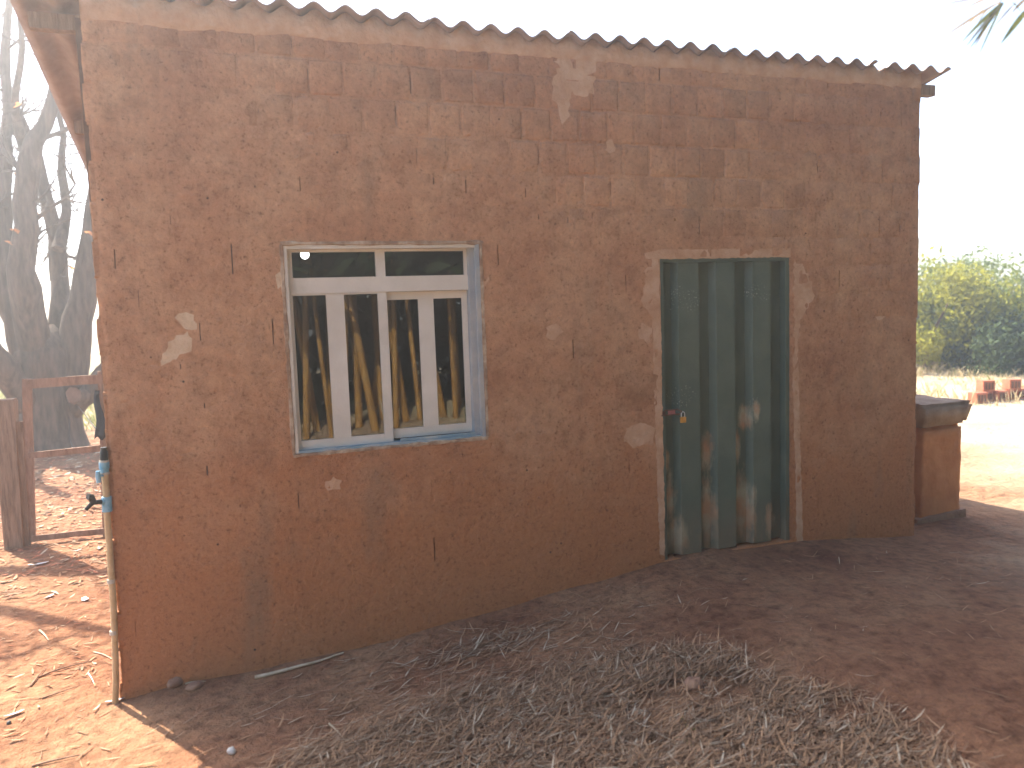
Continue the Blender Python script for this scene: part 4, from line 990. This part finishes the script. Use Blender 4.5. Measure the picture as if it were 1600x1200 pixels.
ground_twig(514, 1124, 538, 1150, .006, M['sheath'], 'short pale stalk poking out of the leaf heap edge', 'dry_stalk', 'stalk', zb=.06)
ground_twig(290, 1072, 322, 1068, .005, M['sheath'], 'thin straw lying beside the earth clod at the wall foot', 'dry_stalk', 'stalk', zb=.02)
def lump(u, v, zb, sx, sy, sz, mat, name, label, cat, seed=1):
    q = gat(u, v, zb); bm = bmesh.new(); bmesh.ops.create_icosphere(bm, subdivisions=3, radius=1)
    for w in bm.verts:
        k = 1+.25*noise.noise(w.co*1.5+Vector((seed, 0, 0)))+.08*noise.noise(w.co*5); w.co = Vector((w.co.x*sx*k, w.co.y*sy*k, w.co.z*sz*k))
    me = bpy.data.meshes.new(name); bm.to_mesh(me); bm.free()
    for p in me.polygons: p.use_smooth = True
    o = link(name, me, mat, None, (q.x, q.y, gz(q.x, q.y)+sz*.55)); o.rotation_euler.z = seed; tag(o, label, cat)
lump(361, 1168, .05, .024, .02, .017, M['stone'], 'pebble', 'small pale round pebble in the shade beside the leaf heap', 'pebble', 2)
lump(275, 1073, .02, .055, .035, .03, M['clod'], 'earth_clod', 'brown earth clod at the foot of the wall near the left corner', 'clod', 4)
lump(305, 1075, .02, .05, .04, .02, M['clod'], 'earth_clod', 'flatter brown earth clod right of the other at the wall foot', 'clod', 7)
lump(1084, 1067, .22, .05, .04, .04, M['clod'], 'earth_clod', 'brown clod sitting on top of the leaf heap', 'clod', 9)
lump(14, 1128, 0, .014, .012, .010, M['black'], 'pebble', 'tiny dark pebble on the bright earth below the white scrap', 'pebble', 5)
def scrap(u, v, L_, w, ang, label, mat='scrap', name='paper_scrap', cat='scrap', zb=0):
    q = gat(u, v, zb); mb = MB(); c, s = math.cos(ang), math.sin(ang); V = []
    for i in range(5):
        t = i/4-.5; ww = w*(.35+.65*math.sin(math.pi*(i+.6)/5.2)); x, y = q.x+c*t*L_, q.y+s*t*L_; z = gz(x, y)+.006+.02*t*t
        V += [(x+s*ww/2, y-c*ww/2, z+.006), (x-s*ww/2, y+c*ww/2, z)]
    mb.add(V, [(2*i, 2*i+1, 2*i+3, 2*i+2) for i in range(4)], True); o = mb.build(name, M[mat] if isinstance(mat, str) else mat); o.modifiers.new('s', 'SOLIDIFY').thickness = .0015; tag(o, label, cat)
scrap(22, 1115, .10, .03, .5, 'white scrap on the bright earth at the left edge')
scrap(180, 1096, .10, .028, .0, 'white flake lying at the foot of the standpipe')
scrap(60, 882, .16, .07, .2, 'larger white scrap on the ground in front of the fence posts')
scrap(77, 932, .08, .04, 1.0, 'white scrap among dry leaves between fence and pipe')
scrap(133, 937, .08, .05, 2.0, 'white curled scrap close to the pipe among dry leaves')
scrap(120, 861, .09, .04, .4, 'small white scrap just in front of the gate')
YL = material('yellow_green_fallen_leaf', (0.30, 0.27, 0.07), (0.42, 0.36, 0.12), 9)
scrap(1075, 1118, .13, .03, 1.5, 'yellow green leaf standing out on the leaf heap', YL, 'fallen_leaf', 'leaf', .22)
scrap(1069, 1140, .10, .028, 1.9, 'second yellow green leaf just below the first on the heap', YL, 'fallen_leaf', 'leaf', .22)
scrap(999, 1157, .13, .03, 1.6, 'pale pointed leaf on the left part of the leaf heap', M['sheath'], 'fallen_leaf', 'leaf', .2)
scrap(1001, 1100, .08, .03, 2.2, 'grey pale leaf near the top of the leaf heap', M['sheath'], 'fallen_leaf', 'leaf', .2)
scrap(1235, 1145, .12, .03, 2.3, 'reddish dry leaf on the right part of the leaf heap', LIT[0], 'fallen_leaf', 'leaf', .22)
# dry grass tufts beyond
gr = MB()
def tuft(x, y, n, h):
    z = gz(x, y)
    for k in range(n):
        a = U(0, 6.3); r = abs(rnd.gauss(0, .12)); bx, by = x+math.cos(a)*r, y+math.sin(a)*r; l = h*U(.5, 1.2); dx, dy = rnd.gauss(0, .35)*l, rnd.gauss(0, .35)*l; w = .008*max(1, h*3)
        gr.cur = 0 if rnd.random() < GM else 1
        gr.add([(bx-w, by, z), (bx+w, by, z), (bx+dx*.4, by+dy*.4, z+l*.6), (bx+dx, by+dy, z+l)], [(0, 1, 2), (2, 3, 0)])
GM = .35
for k in range(420): tuft(U(-6, 1.5), U(12.5, 22), 16, U(.15, .45))
GM = .9
for k in range(900): tuft(U(-16, 4), U(20, 46), 12, U(.15, .4))
for k in range(1100): tuft(U(10, 30), U(5, 16), 14, U(.08, .28))
tag(gr.build('dry_grass', [material('straw_grass', (0.46, 0.36, 0.20), (0.58, 0.47, 0.28), 3, trans=.3), material('green_grass', (0.16, 0.20, 0.05), (0.28, 0.30, 0.08), 3, trans=.4)]), 'dry straw and green grass tufts growing beyond the yard', 'grass', kind='stuff')

# ------------------------------------------------------------------ thin haze, added to stand in for lens glare
hz_ = MB(); hz_.box(-31, 33, -19, 71, -2, 11)
hm = bpy.data.materials.new('glare_haze'); hm.use_nodes = True; N = hm.node_tree.nodes; N.clear()
ho = N.new('ShaderNodeOutputMaterial'); pv = N.new('ShaderNodeVolumePrincipled'); pv.inputs['Density'].default_value = HAZE; pv.inputs['Color'].default_value = (0.96, 0.95, 0.93, 1); pv.inputs['Anisotropy'].default_value = 0.72
hm.node_tree.links.new(pv.outputs[0], ho.inputs['Volume'])
tag(hz_.build('haze', hm), 'thin haze added over the yard to stand in for lens glare', 'haze', kind='stuff')
